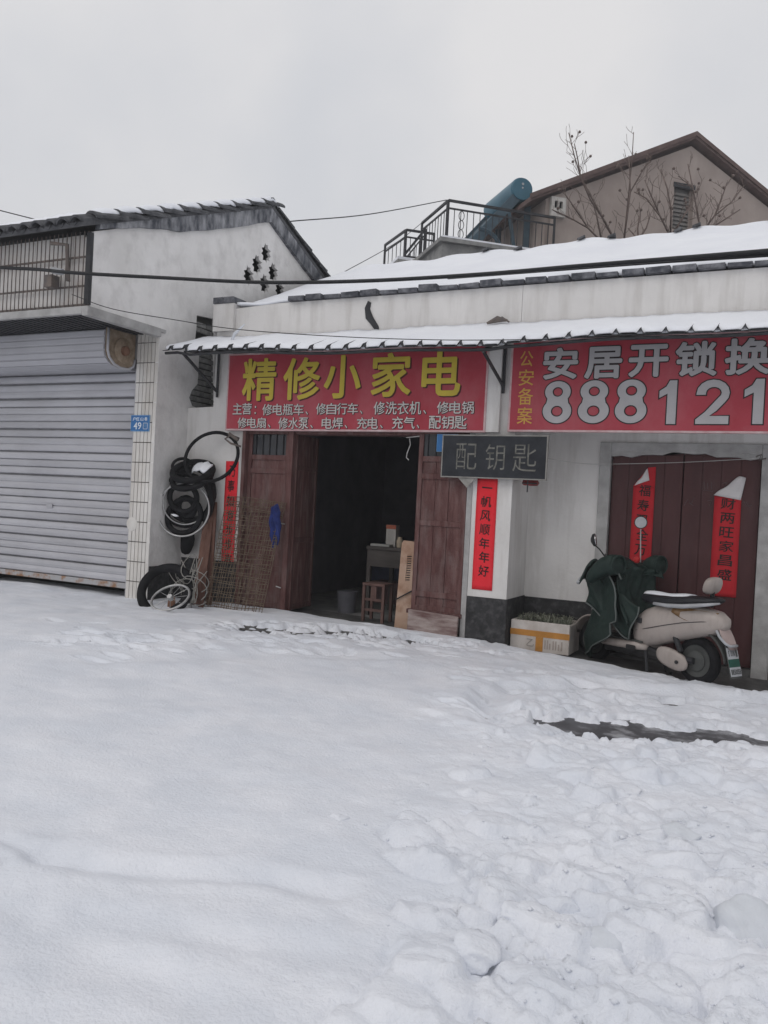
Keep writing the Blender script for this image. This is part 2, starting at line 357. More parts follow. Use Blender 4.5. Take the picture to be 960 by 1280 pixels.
# trodden, broken snow towards the right, smooth drift at the left
rough = sm(X+.25*Y, -3.1, -1.7)*sm(-Y, 1.0, 2.2)
T += (.028*fbm(X*7, Y*7, 21, 4)+.014*np.abs(fbm(X*16, Y*16, 33, 3)))*(.25+rough)*sm(far, 0, .3)
foot = sm(Y, -2.6, -1.2)*(1-sm(Y, -.4, 0))
T += .03*fbm(X*5, Y*6, 41, 4)*foot
def dist_seg(ax, ay, bx, by):
    dx, dy = bx-ax, by-ay; t = np.clip(((X-ax)*dx+(Y-ay)*dy)/(dx*dx+dy*dy), 0, 1); return np.hypot(X-ax-t*dx, Y-ay-t*dy), t
def groove(pix, wd, depth, rim=.4):
    global T
    P = [aG(*p, .04) for p in pix]; D = np.full_like(X, 9.)
    for a, b in zip(P[:-1], P[1:]): D = np.minimum(D, dist_seg(a.x, a.y, b.x, b.y)[0])
    D = D*(1+1.1*fbm(X*5, Y*5, 77, 3)); T += -depth*np.exp(-(D/wd)**2)+depth*rim*np.exp(-((D-2.0*wd)/wd)**2)
groove([(60,1075),(140,1087),(260,1093),(340,1100),(415,1118)], .06, .028, .2)
groove([(560,1225),(700,1240),(840,1262),(960,1290)], .05, .028, .3)
groove([(120,1150),(300,1182),(520,1205)], .07, .012)
groove([(0,1050),(60,1078)], .04, .012)
groove([(-30,1120),(80,1170),(240,1250)], .09, .014)
groove([(620,905),(605,880),(640,862),(740,858),(880,872),(960,880)], .12, .05, .6)     # tyre track curving past the scooter
groove([(0,800),(150,806),(300,800)], .10, .018); groove([(120,830),(350,818),(470,825)], .12, .014)
# ploughed heap at the right
mnd = np.exp(-(((X-.1)/1.25)**2+((Y+4.0)/1.55)**2))
ridge = aG(700,965,.05), aG(960,972,.05)
D, _ = dist_seg(ridge[0].x, ridge[0].y, ridge[1].x+.8, ridge[1].y+.25)
T += .075*mnd+.022*np.exp(-(D/.16)**2)*(1+1.8*fbm(X*4, Y*4, 51, 3))
T += (.06*fbm(X*3, Y*3, 55, 4)+.03*fbm(X*9, Y*9, 56, 3))*rough
T += .010*fbm(X*26, Y*26, 58, 2)*rough*sm(far, .1, .4)
T0 = T.copy()
# clods: small tilted lumps with broken edges
def clod(cx, cy, rx, ry, rot, hgt, tx, ty, sd_):
    ix = np.searchsorted(xs, [cx-2.0*rx, cx+2.0*rx]); iy = np.searchsorted(ys, [cy-2.0*rx, cy+2.0*rx]); sl = np.s_[iy[0]:iy[1], ix[0]:ix[1]]
    x = X[sl]-cx; y = Y[sl]-cy
    if x.size == 0: return
    c, s_ = math.cos(rot), math.sin(rot); u = (x*c+y*s_)/rx; v = (-x*s_+y*c)/ry
    q = (np.abs(u)**3.2+np.abs(v)**3.2)**(1/3.2)+(.35 if sd_ < 240 else .5)*fbm(X[sl]*11, Y[sl]*11, sd_, 3)
    k = 1-sm(q, .76, 1.05) if sd_ % 3 else 1-sm(q, .62, 1.06); b0 = T0[np.searchsorted(ys, cy), np.searchsorted(xs, cx)]
    tgt = b0+hgt*(1-.35*np.clip(q, 0, 1)**2)+tx*x+ty*y+.018*fbm(X[sl]*18, Y[sl]*18, sd_+5, 3)
    T[sl] = T[sl]*(1-k)+np.maximum(T[sl], tgt)*k-.010*np.exp(-((q-1.15)/.13)**2)
for i in range(250):
    px = 960-abs(random.gauss(0, 240)); py = random.uniform(925, 1300)
    if px < 380 and random.random() < .75: continue
    if py < 960 and px < 640: continue
    P = aG(px, py, .08); sz = random.choice([.03,.04,.05,.06,.08,.10,.13])*random.uniform(.8, 1.3)
    clod(P.x, P.y, sz, sz*random.uniform(.55, 1), random.uniform(0, 3.1), sz*random.uniform(.12, .33), random.uniform(-.30, .30), random.uniform(-.42, .15), i)
for i in range(70):                                         # crumbs along the bare strip and shop front
    P = aG(random.uniform(600, 960), random.uniform(868, 945), .05); sz = random.uniform(.02, .06)
    clod(P.x, P.y, sz, sz*.7, random.uniform(0, 3), sz*.4, 0, 0, 900+i)
thin = np.exp(-(((X+.6)/1.3)**2+((Y+1.75)/.55)**2)); T *= 1-.45*thin
# boot prints trodden to and fro before the shop, and beside the scooter
def boot(px, py, ang, deep):
    P = aG(px, py, .05); L_ = .14; ix = np.searchsorted(xs, [P.x-.3, P.x+.3]); iy = np.searchsorted(ys, [P.y-.3, P.y+.3]); sl = np.s_[iy[0]:iy[1], ix[0]:ix[1]]
    x, y = X[sl]-P.x, Y[sl]-P.y
    if x.size == 0: return
    u = x*math.cos(ang)+y*math.sin(ang); v = -x*math.sin(ang)+y*math.cos(ang); q = np.hypot(u/L_, v/(.052+.012*np.clip(u/L_, -1, 1)))+.25*fbm(X[sl]*16, Y[sl]*16, 5, 2)
    T[sl] += -deep*(1-sm(q, .75, 1.05))+deep*.35*np.exp(-((q-1.25)/.2)**2)
rb = random.Random(31)
for i in range(120):
    px = rb.uniform(60, 640); boot(px, 786+.055*max(0, px-400)+rb.gauss(14, 11), rb.gauss(.1, .5), rb.uniform(.010, .026))
for i in range(40): boot(rb.uniform(560, 960), rb.uniform(835, 895), rb.gauss(.2, .5), rb.uniform(.008, .02))
# bare wet strip in front of the heap
def bare(pix, half, depth, seed, edge=.6, fq_=7):
    global T
    P = [aG(*p) for p in pix]; D = np.full_like(X, 9.)
    for (a, b), hw in zip(zip(P[:-1], P[1:]), half): D = np.minimum(D, dist_seg(a.x, a.y, b.x, b.y)[0]/hw)
    D = D+edge*fbm(X*fq_, Y*fq_, seed, 4); k = 1-sm(D, .75, 1.15); T = T*(1-k)-depth*k
bare([(685,906),(740,915),(830,922),(925,926)], [.20,.36,.27], .010, 61, 1.5, 9)
bare([(835,884),(900,889)], [.10], .008, 63)
bare([(312,789),(370,792),(430,799)], [.26,.24], .010, 65, 3.2, 13)
bare([(430,792),(520,806)], [.14], .010, 66, 3.0, 13)
# shop-front strip and the recess before the red door stay bare
edge = np.where(X > -2.5, -.06-.10*np.clip(X+2.5, 0, 4)-.0, -.03)+.06*fbm(X*3, Y*3, 71, 3)
k = sm(Y-edge, -.05, .12); T = T*(1-k)-.02*k
k2 = ((X > -14) & (X < 4.2) & (Y > .35) & (Y < 8)).astype(float); T = T-.35*k2
under = np.exp(-(((X+1.1)/.65)**2+((Y+.1)/.28)**2)); T -= .03*under
Z = BASE+T*np.clip(far*3+.6, 0, 1)
ny, nx = X.shape; idx = np.arange(nx*ny).reshape(ny, nx)
me = bpy.data.meshes.new('snow_ground')
me.from_pydata(np.stack([X.ravel(), Y.ravel(), Z.ravel()], 1).tolist(), [], np.stack([idx[:-1,:-1].ravel(), idx[:-1,1:].ravel(), idx[1:,1:].ravel(), idx[1:,:-1].ravel()], 1).tolist())
me.polygons.foreach_set('use_smooth', [True]*len(me.polygons)); me.materials.append(SN)
o = bpy.data.objects.new('snow_ground', me); COL.objects.link(o); WL[o.name] = Vector(); tag(o, 'white trodden snow covering the street', 'snow', kind='structure')
def surf(x, y):                                             # snow surface height
    i = np.searchsorted(xs, x); j = np.searchsorted(ys, y); return float(Z[j, i])
mb = MB(); mb.grid(lambda x, y: (x, y, gz(x)-.001), [-14,-12,-9,-6,-3,0,2,4], [-9,-6,-1.25])
tag(part('road', mb, ASPH), 'wet dark asphalt showing through the snow', 'road', kind='structure')
mb = MB(); mb.grid(lambda x, y: (x, y, gz(x)+.003), [-14,-12,-9,-6.8,-5,-3,-2,0,2,4.2], [-1.25,-.6,0,.64])
tag(part('pavement', mb, DCON), 'bare wet concrete strip before the shop doors', 'pavement', kind='structure')

# big broken lumps lying on the heap
lumps = [(925,1150,.16,.10,'large angular slab of dirty snow at the right edge of the heap'),
         (690,1118,.11,.07,'rounded snow lump in the middle of the heap'),
         (775,985,.12,.06,'pale flat-topped snow block just behind the bare wet strip'),
         (850,1040,.11,.05,'low grey snow lump on the upper right of the heap'),
         (585,1005,.09,.035,'flat grey snow slab at the left foot of the heap'),
         (745,1165,.10,.05,'yellowish snow clod low on the heap'),
         (590,1185,.10,.05,'snow clod with a shadowed edge near the front track'),
         (425,1012,.06,.035,'small lone snow clod on the smooth snow'),
         (640,1140,.07,.04,'small snow clod left of the rounded lump')]
for i, (px, py, rx, hz, lab) in enumerate(lumps):
    P = aG(px, py, .1); P.z = surf(P.x, P.y); mb = MB(); bm = bmesh.new(); bmesh.ops.create_icosphere(bm, subdivisions=4, radius=1)
    rr = random.Random(i+40); cuts = [Vector((rr.gauss(0,1), rr.gauss(0,1), rr.gauss(0,.8))).normalized() for _ in range(7)]; rot = rr.uniform(0, 3)
    for v in bm.verts:
        d = v.co.normalized(); r_ = 1.0
        for c in cuts:
            q = d.dot(c)
            if q > .55: r_ = min(r_, .62/q+.0)
        co = d*r_; n_ = fbm(np.array([co.x*2.6+co.z*1.7+i*9]), np.array([co.y*2.6-co.z*1.3]), 200+i, 4)[0]
        co *= 1+.30*n_; x, y = co.x*math.cos(rot)-co.y*math.sin(rot)*.8, co.x*math.sin(rot)+co.y*math.cos(rot)*.8
        v.co = Vector((P.x+x*rx*1.1, P.y+y*rx, P.z-.015+co.z*hz*1.05))
    mb.add([v.co for v in bm.verts], [tuple(v.index for v in f.verts) for f in bm.faces]); bm.free()
    o = part('snow_lump', mb, ICE if i in (0,3,5) else SN, None, smooth=True); tag(o, lab, 'snow lump', 'broken snow lumps on the ploughed heap')
# loose crumbs, too many to count
mb = MB(); rr = random.Random(5)
for i in range(200):
    px = 960-abs(rr.gauss(0, 220)); py = rr.uniform(905, 1290); P = aG(px, py, .1); z = surf(P.x, P.y); s_ = rr.uniform(.004, .016)
    pts = [Vector(p)*s_*rr.uniform(.6, 1.2) for p in ((1,0,0),(-1,0,0),(0,1,0),(0,-1,0),(0,0,.8),(0,0,-.8))]
    mb.add([p+Vector((P.x, P.y, z+s_*.1)) for p in pts], [(0,2,4),(2,1,4),(1,3,4),(3,0,4),(2,0,5),(1,2,5),(3,1,5),(0,3,5)])
tag(part('snow_crumbs', mb, SN, smooth=True), 'loose snow crumbs scattered over the heap', 'snow crumbs', kind='stuff')

# ================================================================== HOUSE 49 (left)
GX = -6.785                                                 # its gable wall
h = thing('shuttered_house', 'white gabled house with grey roller shutter and barred loft at the left', 'house', (-9, .5, gz(-9)))
def star(cx, cz, a=.118):
    p = [(-.35,1.25),(-.1,1.0),(.25,1.15),(.3,.7),(.95,.55),(.6,.2),(1.0,-.15),(.62,-.45),(.75,-.85),(.3,-.8),(.15,-1.2),(-.25,-.95),(-.65,-1.05),(-.6,-.5),(-1.0,-.3),(-.7,.05),(-1.0,.45),(-.5,.6)]
    return [(cx+x*a, cz+z*a*.92) for x, z in p]
holes = []
for px, py in ((332.9,316.6),(321.5,330.8),(311,345),(341.6,340.7),(331,355),(350,363)):
    P = aX(px, py, GX); holes.append(star(P.y, P.z))
patch_px = [(246,394),(269,399),(268.5,420),(268,450),(268,480),(268,509),(262,513),(250,512),(240,507),(236.5,497),(240,488),(247,480),(248,462),(249,445),(247,432),(244,424),(245.5,410)]
patch = [(aX(a, b, GX).y, aX(a, b, GX).z) for a, b in patch_px]
outer = [(-.575,-.3),(-.575,3.30),(-1.655,3.335),(-1.655,4.14),(1.5,5.44),(4.65,4.14),(4.65,-.3)]
part('gable_wall', MB().plate([outer]+holes+[patch], lambda a, b, t: (GX-t, a, b), 0, .05), WALL2, h)
part('hole_dark_sheet', MB().box(GX-.6, GX-.56, .2, 3.4, 3.2, 4.9), BLKM, h)  # black sheet standing in for the darkness behind the holes
mort = part('brick_backing', MB().box(GX-.155, GX-.06, -.05, .7, 2.35, 3.75), MORT, h)
bk = MB().box(-.045, .045, -.115, .115, -.027, .027).mesh('brick'); bk.materials.append(BRK)
z = 2.47; row = 0
while z < 3.62:
    y = -.05-(.12 if row % 2 else 0)
    while y < .62:
        jx = random.uniform(-.022, .0)
        if not (3.35 < z < 3.42): inst('brick', bk, h, (GX-.054+jx, y+.11, z), (random.uniform(-.02,.02), 0, random.uniform(-.04,.04)))
        y += .243
    z += .072; row += 1
for nm, a in (('left_wall', (-13.2,-13,-.5,4.6,-.3,4.5)), ('back_wall', (-13,GX-.2,4.4,4.6,-.3,4.1)), ('front_beam', (-13,-7.15,-.5,-.3,3.0,3.32))):
    part(nm, MB().box(*a), WALL, h)
part('plinth', MB().box(GX+.002, GX+.010, -.57, -.002, -.2, gz(GX)+.46), BLACKP, h)
part('shop_floor', MB().box(-13, GX-.17, -.42, 4.4, -.3, .10), DCON, h)
# roof: two slabs, verge band, eave and verge tiles
def roofz(y): return 4.20+(y+1.8)*(5.52-4.20)/3.3 if y < 1.5 else 5.52-(y-1.5)*.40
for nm, y0, y1 in (('roof_slope', -1.85, 1.5), ('roof_slope', 1.5, 4.9)):
    part(nm, MB().add([(-13.4,y0,roofz(y0)-.05),(GX+.06,y0,roofz(y0)-.05),(GX+.06,y1,roofz(y1)-.05),(-13.4,y1,roofz(y1)-.05),
                       (-13.4,y0,roofz(y0)),(GX+.06,y0,roofz(y0)),(GX+.06,y1,roofz(y1)),(-13.4,y1,roofz(y1))],
                      [(0,3,2,1),(4,5,6,7),(0,1,5,4),(1,2,6,5),(2,3,7,6),(3,0,4,7)]), ROOFT, h)
vy = list(np.linspace(-1.62, 4.75, 60))
def vlow(y): return roofz(y)-.10-.15*float(sm(np.array(y), -1.6, .2))+.05*float(fbm(np.array([y*3.]), np.array([.5]), 88, 4)[0])
bot = [(y, vlow(y)) for y in vy]; top = [(y, roofz(y)-.02) for y in reversed(vy)]
part('verge', MB().plate([bot+top], lambda a, b, t: (GX+t, a, b), -.02, .055), VERGE, h)
def tile_mesh(wd, ln, th, arch):
    mb = MB(); us = list(np.linspace(-1, 1, 7)); mb.shell(lambda u, v: (u*wd/2, v*ln, arch*(1-u*u)), us, [0, .5, 1], (0, 0, -th)); me = mb.mesh('roof_tile'); me.materials.append(ROOFT); return me
tm = tile_mesh(.16, .42, .022, .05); slope = math.atan2(5.52-4.20, 3.3)
for i in range(34):
    x = GX-.02-.19*i
    inst('roof_tile', tm, h, (x, -1.90+random.uniform(-.012,.012), roofz(-1.9)+.025), (slope+random.uniform(-.02,.02), 0, random.uniform(-.03,.03)))
pan = tile_mesh(.15, .42, .018, -.035)
for i in range(33):
    inst('roof_tile', pan, h, (GX-.115-.19*i, -1.87, roofz(-1.87)+.012), (slope, 0, 0))
tv = tile_mesh(.19, .46, .03, .05)
for i in range(12):                                         # stepped tiles up the verge
    y = -1.72+.335*i
    if y > 1.32: break
    inst('roof_tile', tv, h, (GX+.005, y, roofz(y)+.055), (slope-.17+random.uniform(-.04,.04), 0, random.uniform(-.06,.06)))
    part('tile_snow', MB().shell(lambda u, v: (GX-.01+.085*u, y+.02+.34*v, roofz(y+.34*v)+.066+.05*(1-u*u)+.02*math.sin(3.1*v)+.014*random.random()-.02*v), list(np.linspace(-1,1,6)), list(np.linspace(0,1,7)), (0,0,-.03)), SNR, h, smooth=True)
for i in range(14):
    y = 1.62+.235*i; inst('roof_tile', tv, h, (GX, y, roofz(y)+.045), (-.30+random.uniform(-.03,.03), 0, random.uniform(-.04,.04)))
part('ridge_cap', MB().tube([(-13.4,1.5,5.53),(GX-.2,1.5,5.53),(GX+.07,1.5,5.55)], .07, 8), ROOFT, h)
us = list(np.linspace(-13.3, GX-.03, 90)); vv = list(np.linspace(-1.78, 1.42, 26)); rs_ = random.Random(3)
def rsn(x, y):
    n_ = fbm(np.array([x*2.2]), np.array([y*2.2]), 301, 4)[0]; e = min(1, (GX-.02-x)/.22)*min(1, (y+1.80)/.12+.15)
    return (x, y, roofz(y)+.03+(.075+.05*n_)*max(0, e)+.012*math.cos(2*math.pi*(x-GX)/.19))
part('roof_snow', MB().grid(rsn, us, vv), SNR, h, smooth=True)
# barred loft front
part('loft_wall', MB().box(-13, GX-.165, -1.62, -1.58, 3.335, 4.13), LOFT, h)
for i in range(21):
    part('loft_board', MB().box(-12.9+.29*i, -12.9+.29*i+.284, -1.632, -1.622, 3.34, 4.10), LOFT, h)
gr = part('loft_grille', MB().box(-13, GX-.0, -1.685, -1.665, 3.352, 3.372).box(-13, GX-.02, -1.685, -1.665, 3.555, 3.572).box(-13, GX-.02, -1.685, -1.665, 3.865, 3.882), GBAR, h)
bar = MB().box(-.004, .004, -.004, .004, 0, .80).mesh('bar'); bar.materials.append(GBAR)
for i in range(96): inst('bar', bar, gr, (GX-.03-.064*i, -1.692, 3.34))
part('corner_strip', MB().box(GX-.055, GX+.006, -1.70, -1.657, 3.36, 4.12), DARKM, h)
part('wire_bracket', MB().tube([(-7.30,-1.76,4.03),(-7.08,-1.74,4.00),(-7.08,-1.70,3.62)], .022, 6).box(-7.33,-7.22,-1.80,-1.69,3.55,3.68), GBAR, h)
part('loft_slab', MB().plate([[(-1.72,3.298),(-1.72,3.335),(-.5,3.335),(-.5,3.298)]], lambda a, b, t: (t, a, b), -13, GX+.03), FRAME, h)
part('slab_edge', MB().box(GX-.05, GX+.034, -1.724, -.585, 3.235, 3.337).box(-13, GX-.051, -1.724, -1.67, 3.255, 3.337), FRAME, h, bev=.006)
sof = MB()
for i in range(64): sof.box(-12.9+.096*i, -12.9+.096*i+.05, -1.66, -.62, 3.268, 3.296)
part('loft_soffit', sof, DARKM, h)
# tiled pillar
pl = part('pillar', MB().box(-7.125, GX-.005, -.565, -.30, -.25, 3.30), GROUT, h)
tme = MB().box(-.0238, .0238, -.006, .006, -.113, .113).mesh('tile'); tme.materials.append(TILE)
z = gz(-7)+.03; k = 0
while z < 3.2:
    for c in range(6):
        inst('tile', tme, pl, (-7.094+.0565*c, -.571+random.uniform(-.0015,.0015), z+.115))
    z += .2375; k += 1
P = aY(165, 655, -.575); part('cement_patch', MB().lathe([(.085,0),(.08,.006),(.05,.011)], (P.x, -.576, P.z), (0,-1,0), 14), TILE, h)
# roller shutter
sh = part('shutter', MB().box(-13, -7.16, -.44, -.43, .25, 2.95), SBACK, h)
prof = [(-.441,.0),(-.460,.004),(-.468,.012),(-.474,.045),(-.470,.078),(-.460,.090),(-.441,.0925)]
slat = MB()
for x in (-13, -7.17): slat.v += [(x, y, z) for y, z in prof]
n_ = len(prof); slat.f = [(i, i+1, n_+i+1, n_+i) for i in range(n_-1)]; slat = slat.mesh('slat'); slat.materials.append(SHUT)
z = .28; k = 0
while z < 2.82: inst('slat', slat, sh, (0, random.uniform(-.003,.002), z), (random.uniform(-.03,.03), 0, 0)); z += .0985; k += 1
part('bottom_rail', MB().box(-13, -7.17, -.475, -.43, .215, .28), RUSTS, h, bev=.004)
part('guide_rail', MB().box(-7.195, -7.145, -.50, -.42, .05, 2.88).box(-7.19,-7.15,-.515,-.50,.05,2.88), SHUT, h, bev=.003)
hp = [(-1.0,3.26),(-1.0,3.03),(-.975,2.955),(-.90,2.895),(-.78,2.865),(-.62,2.86),(-.44,2.86),(-.44,3.26)]
part('shutter_hood', MB().plate([hp], lambda a, b, t: (t, a, b), -13, -7.22), SHUT, h)
for i in range(3): part('hood_slat', MB().box(-13, -7.225, -1.012, -.99, 3.035+.077*i, 3.035+.077*i+.062), SHUT, h, bev=.006)
for (y0_, z0_), (y1_, z1_) in zip(hp[1:5], hp[2:6]): part('hood_slat', MB().plank((-13,(y0_+y1_)/2-.004,(z0_+z1_)/2-.006), (-7.225,(y0_+y1_)/2-.004,(z0_+z1_)/2-.006), (0,y1_-y0_,z1_-z0_), math.hypot(y1_-y0_, z1_-z0_)-.016, .016), SHUT, h, bev=.004)
bp_ = [(-1.02,3.285),(-1.02,3.02),(-.99,2.94),(-.91,2.875),(-.80,2.845),(-.68,2.85),(-.60,2.89),(-.575,2.98),(-.575,3.285)]
part('coil_bracket', MB().plate([bp_], lambda a, b, t: (-7.19+t, a, b), 0, .035), TAN, h)
part('bracket_rim', MB().tube([(-7.15, a, b) for a, b in bp_[:8]], .016, 6), SHUT, h, smooth=True)
part('bracket_plate', MB().lathe([(.15,0),(.15,.012),(.135,.02),(.10,.02)], (-7.155,-.77,3.05), (1,0,0), 20), TAN, h, smooth='auto')
part('bracket_hub', MB().lathe([(.06,0),(.055,.05),(.03,.06)], (-7.15,-.77,3.05), (1,0,0), 14), RUSTY, h, smooth='auto')
part('shutter_lock', MB().box(-8.62,-8.52,-.485,-.474,1.14,1.19), SHUT, h)

# ================================================================== SHOP BUILDING
s = thing('shop_house', 'low white shop building with snowy roof, brick parapet and two red signs', 'house', (-2, 2, gz(-2)))
DX0, DX1, DZ = -5.93, -2.985, 2.20
fw = [(GX,-.3),(GX,2.475),(-6.40,2.49),(-6.40,3.66),(-5.55,3.70),(-2.56,3.70),(-2.56,-.3),(DX1,-.3),(DX1,DZ),(DX0,DZ),(DX0,-.3)]
part('front_wall', MB().plate([fw], lambda a, b, t: (a, t, b), 0, .24), WALL, s)
part('upper_wall', MB().box(-2.556, 4, 0, .24, 2.235, 3.70), WALL, s)
part('soffit', MB().box(-2.556, 4, .242, .62, 2.27, 2.34), WALL, s)
part('pier_side', MB().box(-2.80, -2.561, .242, .9, -.3, 2.34), WALL, s)
RY = .62; RDX0, RDX1, RDZ = -1.72, -.27, 2.07
rw = [(-2.7,-.3),(-2.7,2.6),(4,2.6),(4,-.3),(RDX1,-.3),(RDX1,RDZ),(RDX0,RDZ),(RDX0,-.3)]
part('recess_wall', MB().plate([rw], lambda a, b, t: (a, RY+t, b), 0, .24), WALL, s)
part('plinth', MB().box(DX1+.002, -2.553, -.008, -.001, -.2, .50).box(-2.558, -2.551, -.001, RY, -.2, .50), BLACKP, s)
part('plinth', MB().box(-2.549, RDX0-.1, RY-.008, RY-.001, -.2, .49), BLACKP, s)
part('plinth', MB().box(RDX1+.14, 4, RY-.008, RY-.001, -.2, .44), BLACKP, s)
part('plinth', MB().box(GX+.012, DX0-.002, -.008, -.001, -.1, .62), BLACKP, s)
for nm, a in (('left_wall', (GX+.001,GX+.12,.25,6,-.3,2.4)), ('right_wall', (3.8,4,.87,6,-.3,3.7)), ('back_wall', (GX+.2,4,5.8,6,-.3,3.7))): part(nm, MB().box(*a), WALL, s)
# parapet: end block, coping bricks
part('parapet_end', MB().box(-6.43, -6.13, -.05, .20, 3.40, 3.73), WALL, s)
for i in range(2): part('cap_brick', MB().box(-6.435+.155*i, -6.285+.155*i, -.065, .2, 3.733, 3.81), COPE, s, bev=.008)
part('parapet_snow', MB().shell(lambda u, v: (u, v, 3.705+.03+.012*math.sin(u*9)), list(np.linspace(-6.12,-5.35,14)), [-.005,.1,.22], (0,0,-.03)), SNR, s, smooth=True)
cb = MB().box(-.113, .113, -.13, .13, 0, .052).mesh('coping_brick'); cb.materials.append(COPE)
x = -5.25
while x < 3.9:
    inst('coping_brick', cb, s, (x, .075+random.uniform(-.012,.008), 3.703+random.uniform(-.002,.004)+(x+5)*.003), (random.uniform(-.03,.03), random.uniform(-.02,.02), random.uniform(-.05,.05)), (random.uniform(.88,1.03), 1, random.uniform(.6,1.2))); x += .236
cs = lambda u, v: (u, .02+.20*v+.035*float(fbm(np.array([u*3.]), np.array([v*2.]), 331, 3)[0]), 3.768+(u+5)*.003+.03*math.sin(math.pi*min(1, v+.15))+.05*float(fbm(np.array([u*2.5]), np.array([v]), 333, 3)[0]))
part('parapet_snow', MB().shell(cs, list(np.linspace(-5.3,3.9,260)), list(np.linspace(0,1,6)), (0,0,-.05)), SNR, s, smooth=True)
tar = [(460,376),(463.5,378),(462,386),(466,396),(473,408),(473.5,414),(469,413),(463,405),(457,398),(456,385)]
part('tar_streak', MB().plate([[(aY(a, b, -.012).x, aY(a, b, -.012).z) for a, b in tar]], lambda a, b, t: (a, t, b), -.014, -.001), DARKM, s)
# roof
def rz2(x, y):
    rid = 4.90+.022*(x+6)
    return 3.58+(y-.1)*(rid-3.58)/2.9 if y <= 3 else rid-(y-3)*.44
for y0, y1 in ((.1, 3.0), (3.0, 6.2)):
    a, b = -6.52, 4.2
    part('roof_slope', MB().add([(a,y0,rz2(a,y0)-.06),(b,y0,rz2(b,y0)-.06),(b,y1,rz2(b,y1)-.06),(a,y1,rz2(a,y1)-.06),(a,y0,rz2(a,y0)),(b,y0,rz2(b,y0)),(b,y1,rz2(b,y1)),(a,y1,rz2(a,y1))],
        [(0,3,2,1),(4,5,6,7),(0,1,5,4),(1,2,6,5),(2,3,7,6),(3,0,4,7)]), ROOFT, s)
us = list(np.linspace(-6.50, 4.15, 150)); vv = list(np.linspace(.16, 3.1, 34))
def sn2(x, y):
    n_ = fbm(np.array([x*1.1]), np.array([y*1.1]), 311, 4)[0]; rg = .05*max(0, 1-abs(y-2.95)/.25)*(.6+math.sin(x*4.1)*.35+.35*math.sin(x*9.3))
    return (x, y, rz2(x, min(y, 3))+.02+(.085+.06*n_)*min(1, (x+6.52)/.18)+rg-max(0, y-3)*.8)
part('roof_snow', MB().shell(sn2, us, vv, (0,0,-.05)), SNR, s, smooth=True)
for x in (-4.1,-3.62,-2.75,-2.35,-1.52,-1.3,-.42,.25,.7):
    yv = 2.93; zt = sn2(x, yv)[2]; part('ridge_tile', MB().shell(lambda u, v: (x+.09*v, yv-.03+.06*u, zt-.015+.035*(1-u*u)+.03*v), list(np.linspace(-1,1,7)), [0,.5,1], (0,0,-.02)), ROOFT, s)
# wooden shop doors
def plank_leaf(x0, x1, y, z0, z1, rails, cols, nm='door_leaf', top_glass=None, dirv=(1,0), w_=.05):
    dx = Vector((dirv[0], dirv[1], 0)).normalized(); nn = Vector((-dx.y, dx.x, 0)); O = Vector((x0, y, 0)); W = x1-x0
    def bx(mb, a0, a1, t0, t1, q0, q1):
        c = O+dx*((a0+a1)/2)+nn*((t0+t1)/2)+Vector((0,0,(q0+q1)/2)); return mb.obox(c, dx*(a1-a0)/2, nn*(t1-t0)/2, Vector((0,0,(q1-q0)/2)))
    fr = MB(); bx(fr, 0, w_, 0, .05, z0, z1); bx(fr, W-w_, W, 0, .05, z0, z1)
    for q in rails: bx(fr, w_, W-w_, .002, .048, q, q+.06)
    L = part(nm, fr, WOOD, s, bev=.004); pw = (W-2*w_)/cols; zt = top_glass if top_glass else z1
    for i in range(cols): mb = MB(); bx(mb, w_+pw*i+.0015, w_+pw*(i+1)-.0015, .014+random.uniform(0,.004), .034, z0, zt); part('plank', mb, WOOD, L, bev=.003)
    if top_glass:
        mb = MB(); bx(mb, w_, W-w_, .02, .028, top_glass+.06, z1); part('pane', mb, GLASS, L)
        for i in range(5): mb = MB(); a = w_+(W-2*w_)*(i+.5)/5; bx(mb, a-.006, a+.006, .006, .016, top_glass+.06, z1); part('window_bar', mb, DARKM, L)
    return L
dy = .05
part('door_jamb', MB().box(DX0-.0, DX0+.045, -.015, .10, gz(DX0), DZ), WOOD, s, bev=.004)
plank_leaf(DX0+.05, -5.30, dy, gz(-5.6)+.03, 2.195, [gz(-5.6)+.05, .55, 1.22, 1.70, 1.86], 2, top_glass=1.86)
part('door_post', MB().box(-5.285, -5.215, -.01, .12, gz(-5.25), 2.198), WOOD, s, bev=.005)
plank_leaf(-5.20, -4.62, dy+.02, gz(-5)+.04, 2.17, [gz(-5)+.05, .9, 1.75], 3, dirv=(-.10, .995))
plank_leaf(-3.62, -3.05, dy-.05, .27, 2.18, [.29, .44, 1.20, 1.86-.16, 1.885], 3, top_glass=1.885)
part('pane_backing', MB().box(-3.59,-3.08,.05,.06,1.93,2.17), DARKM, s)
pb = MB().obox((-3.335, -.055, .135), (.285,0,-.012), (0,.018,0), (.004,0,.155)); part('patch_board', pb, WOODP, s, bev=.006)
part('patch_rail', MB().box(-3.66, -3.03, -.03, .03, .255, .30), WOOD, s, bev=.005)
part('door_post', MB().box(-3.045, DX1-.002, -.008, .10, gz(-3)-.01, 2.198), FRAME, s, bev=.004)
part('lintel', MB().box(DX0+.002, DX1-.002, .02, .2, 2.165, 2.199), WOOD, s)
part('threshold', MB().box(-5.2, -3.6, -.02, .14, -.05, gz(-4.4)-.005), DCON, s)
part('gate_hasp', MB().tube([aY(345,733,-.03), aY(351,735,-.03)], .008, 6), ALU, s); part('gate_hasp', MB().tube([aY(350,654,-.03), aY(356,655,-.03)], .008, 6), ALU, s)
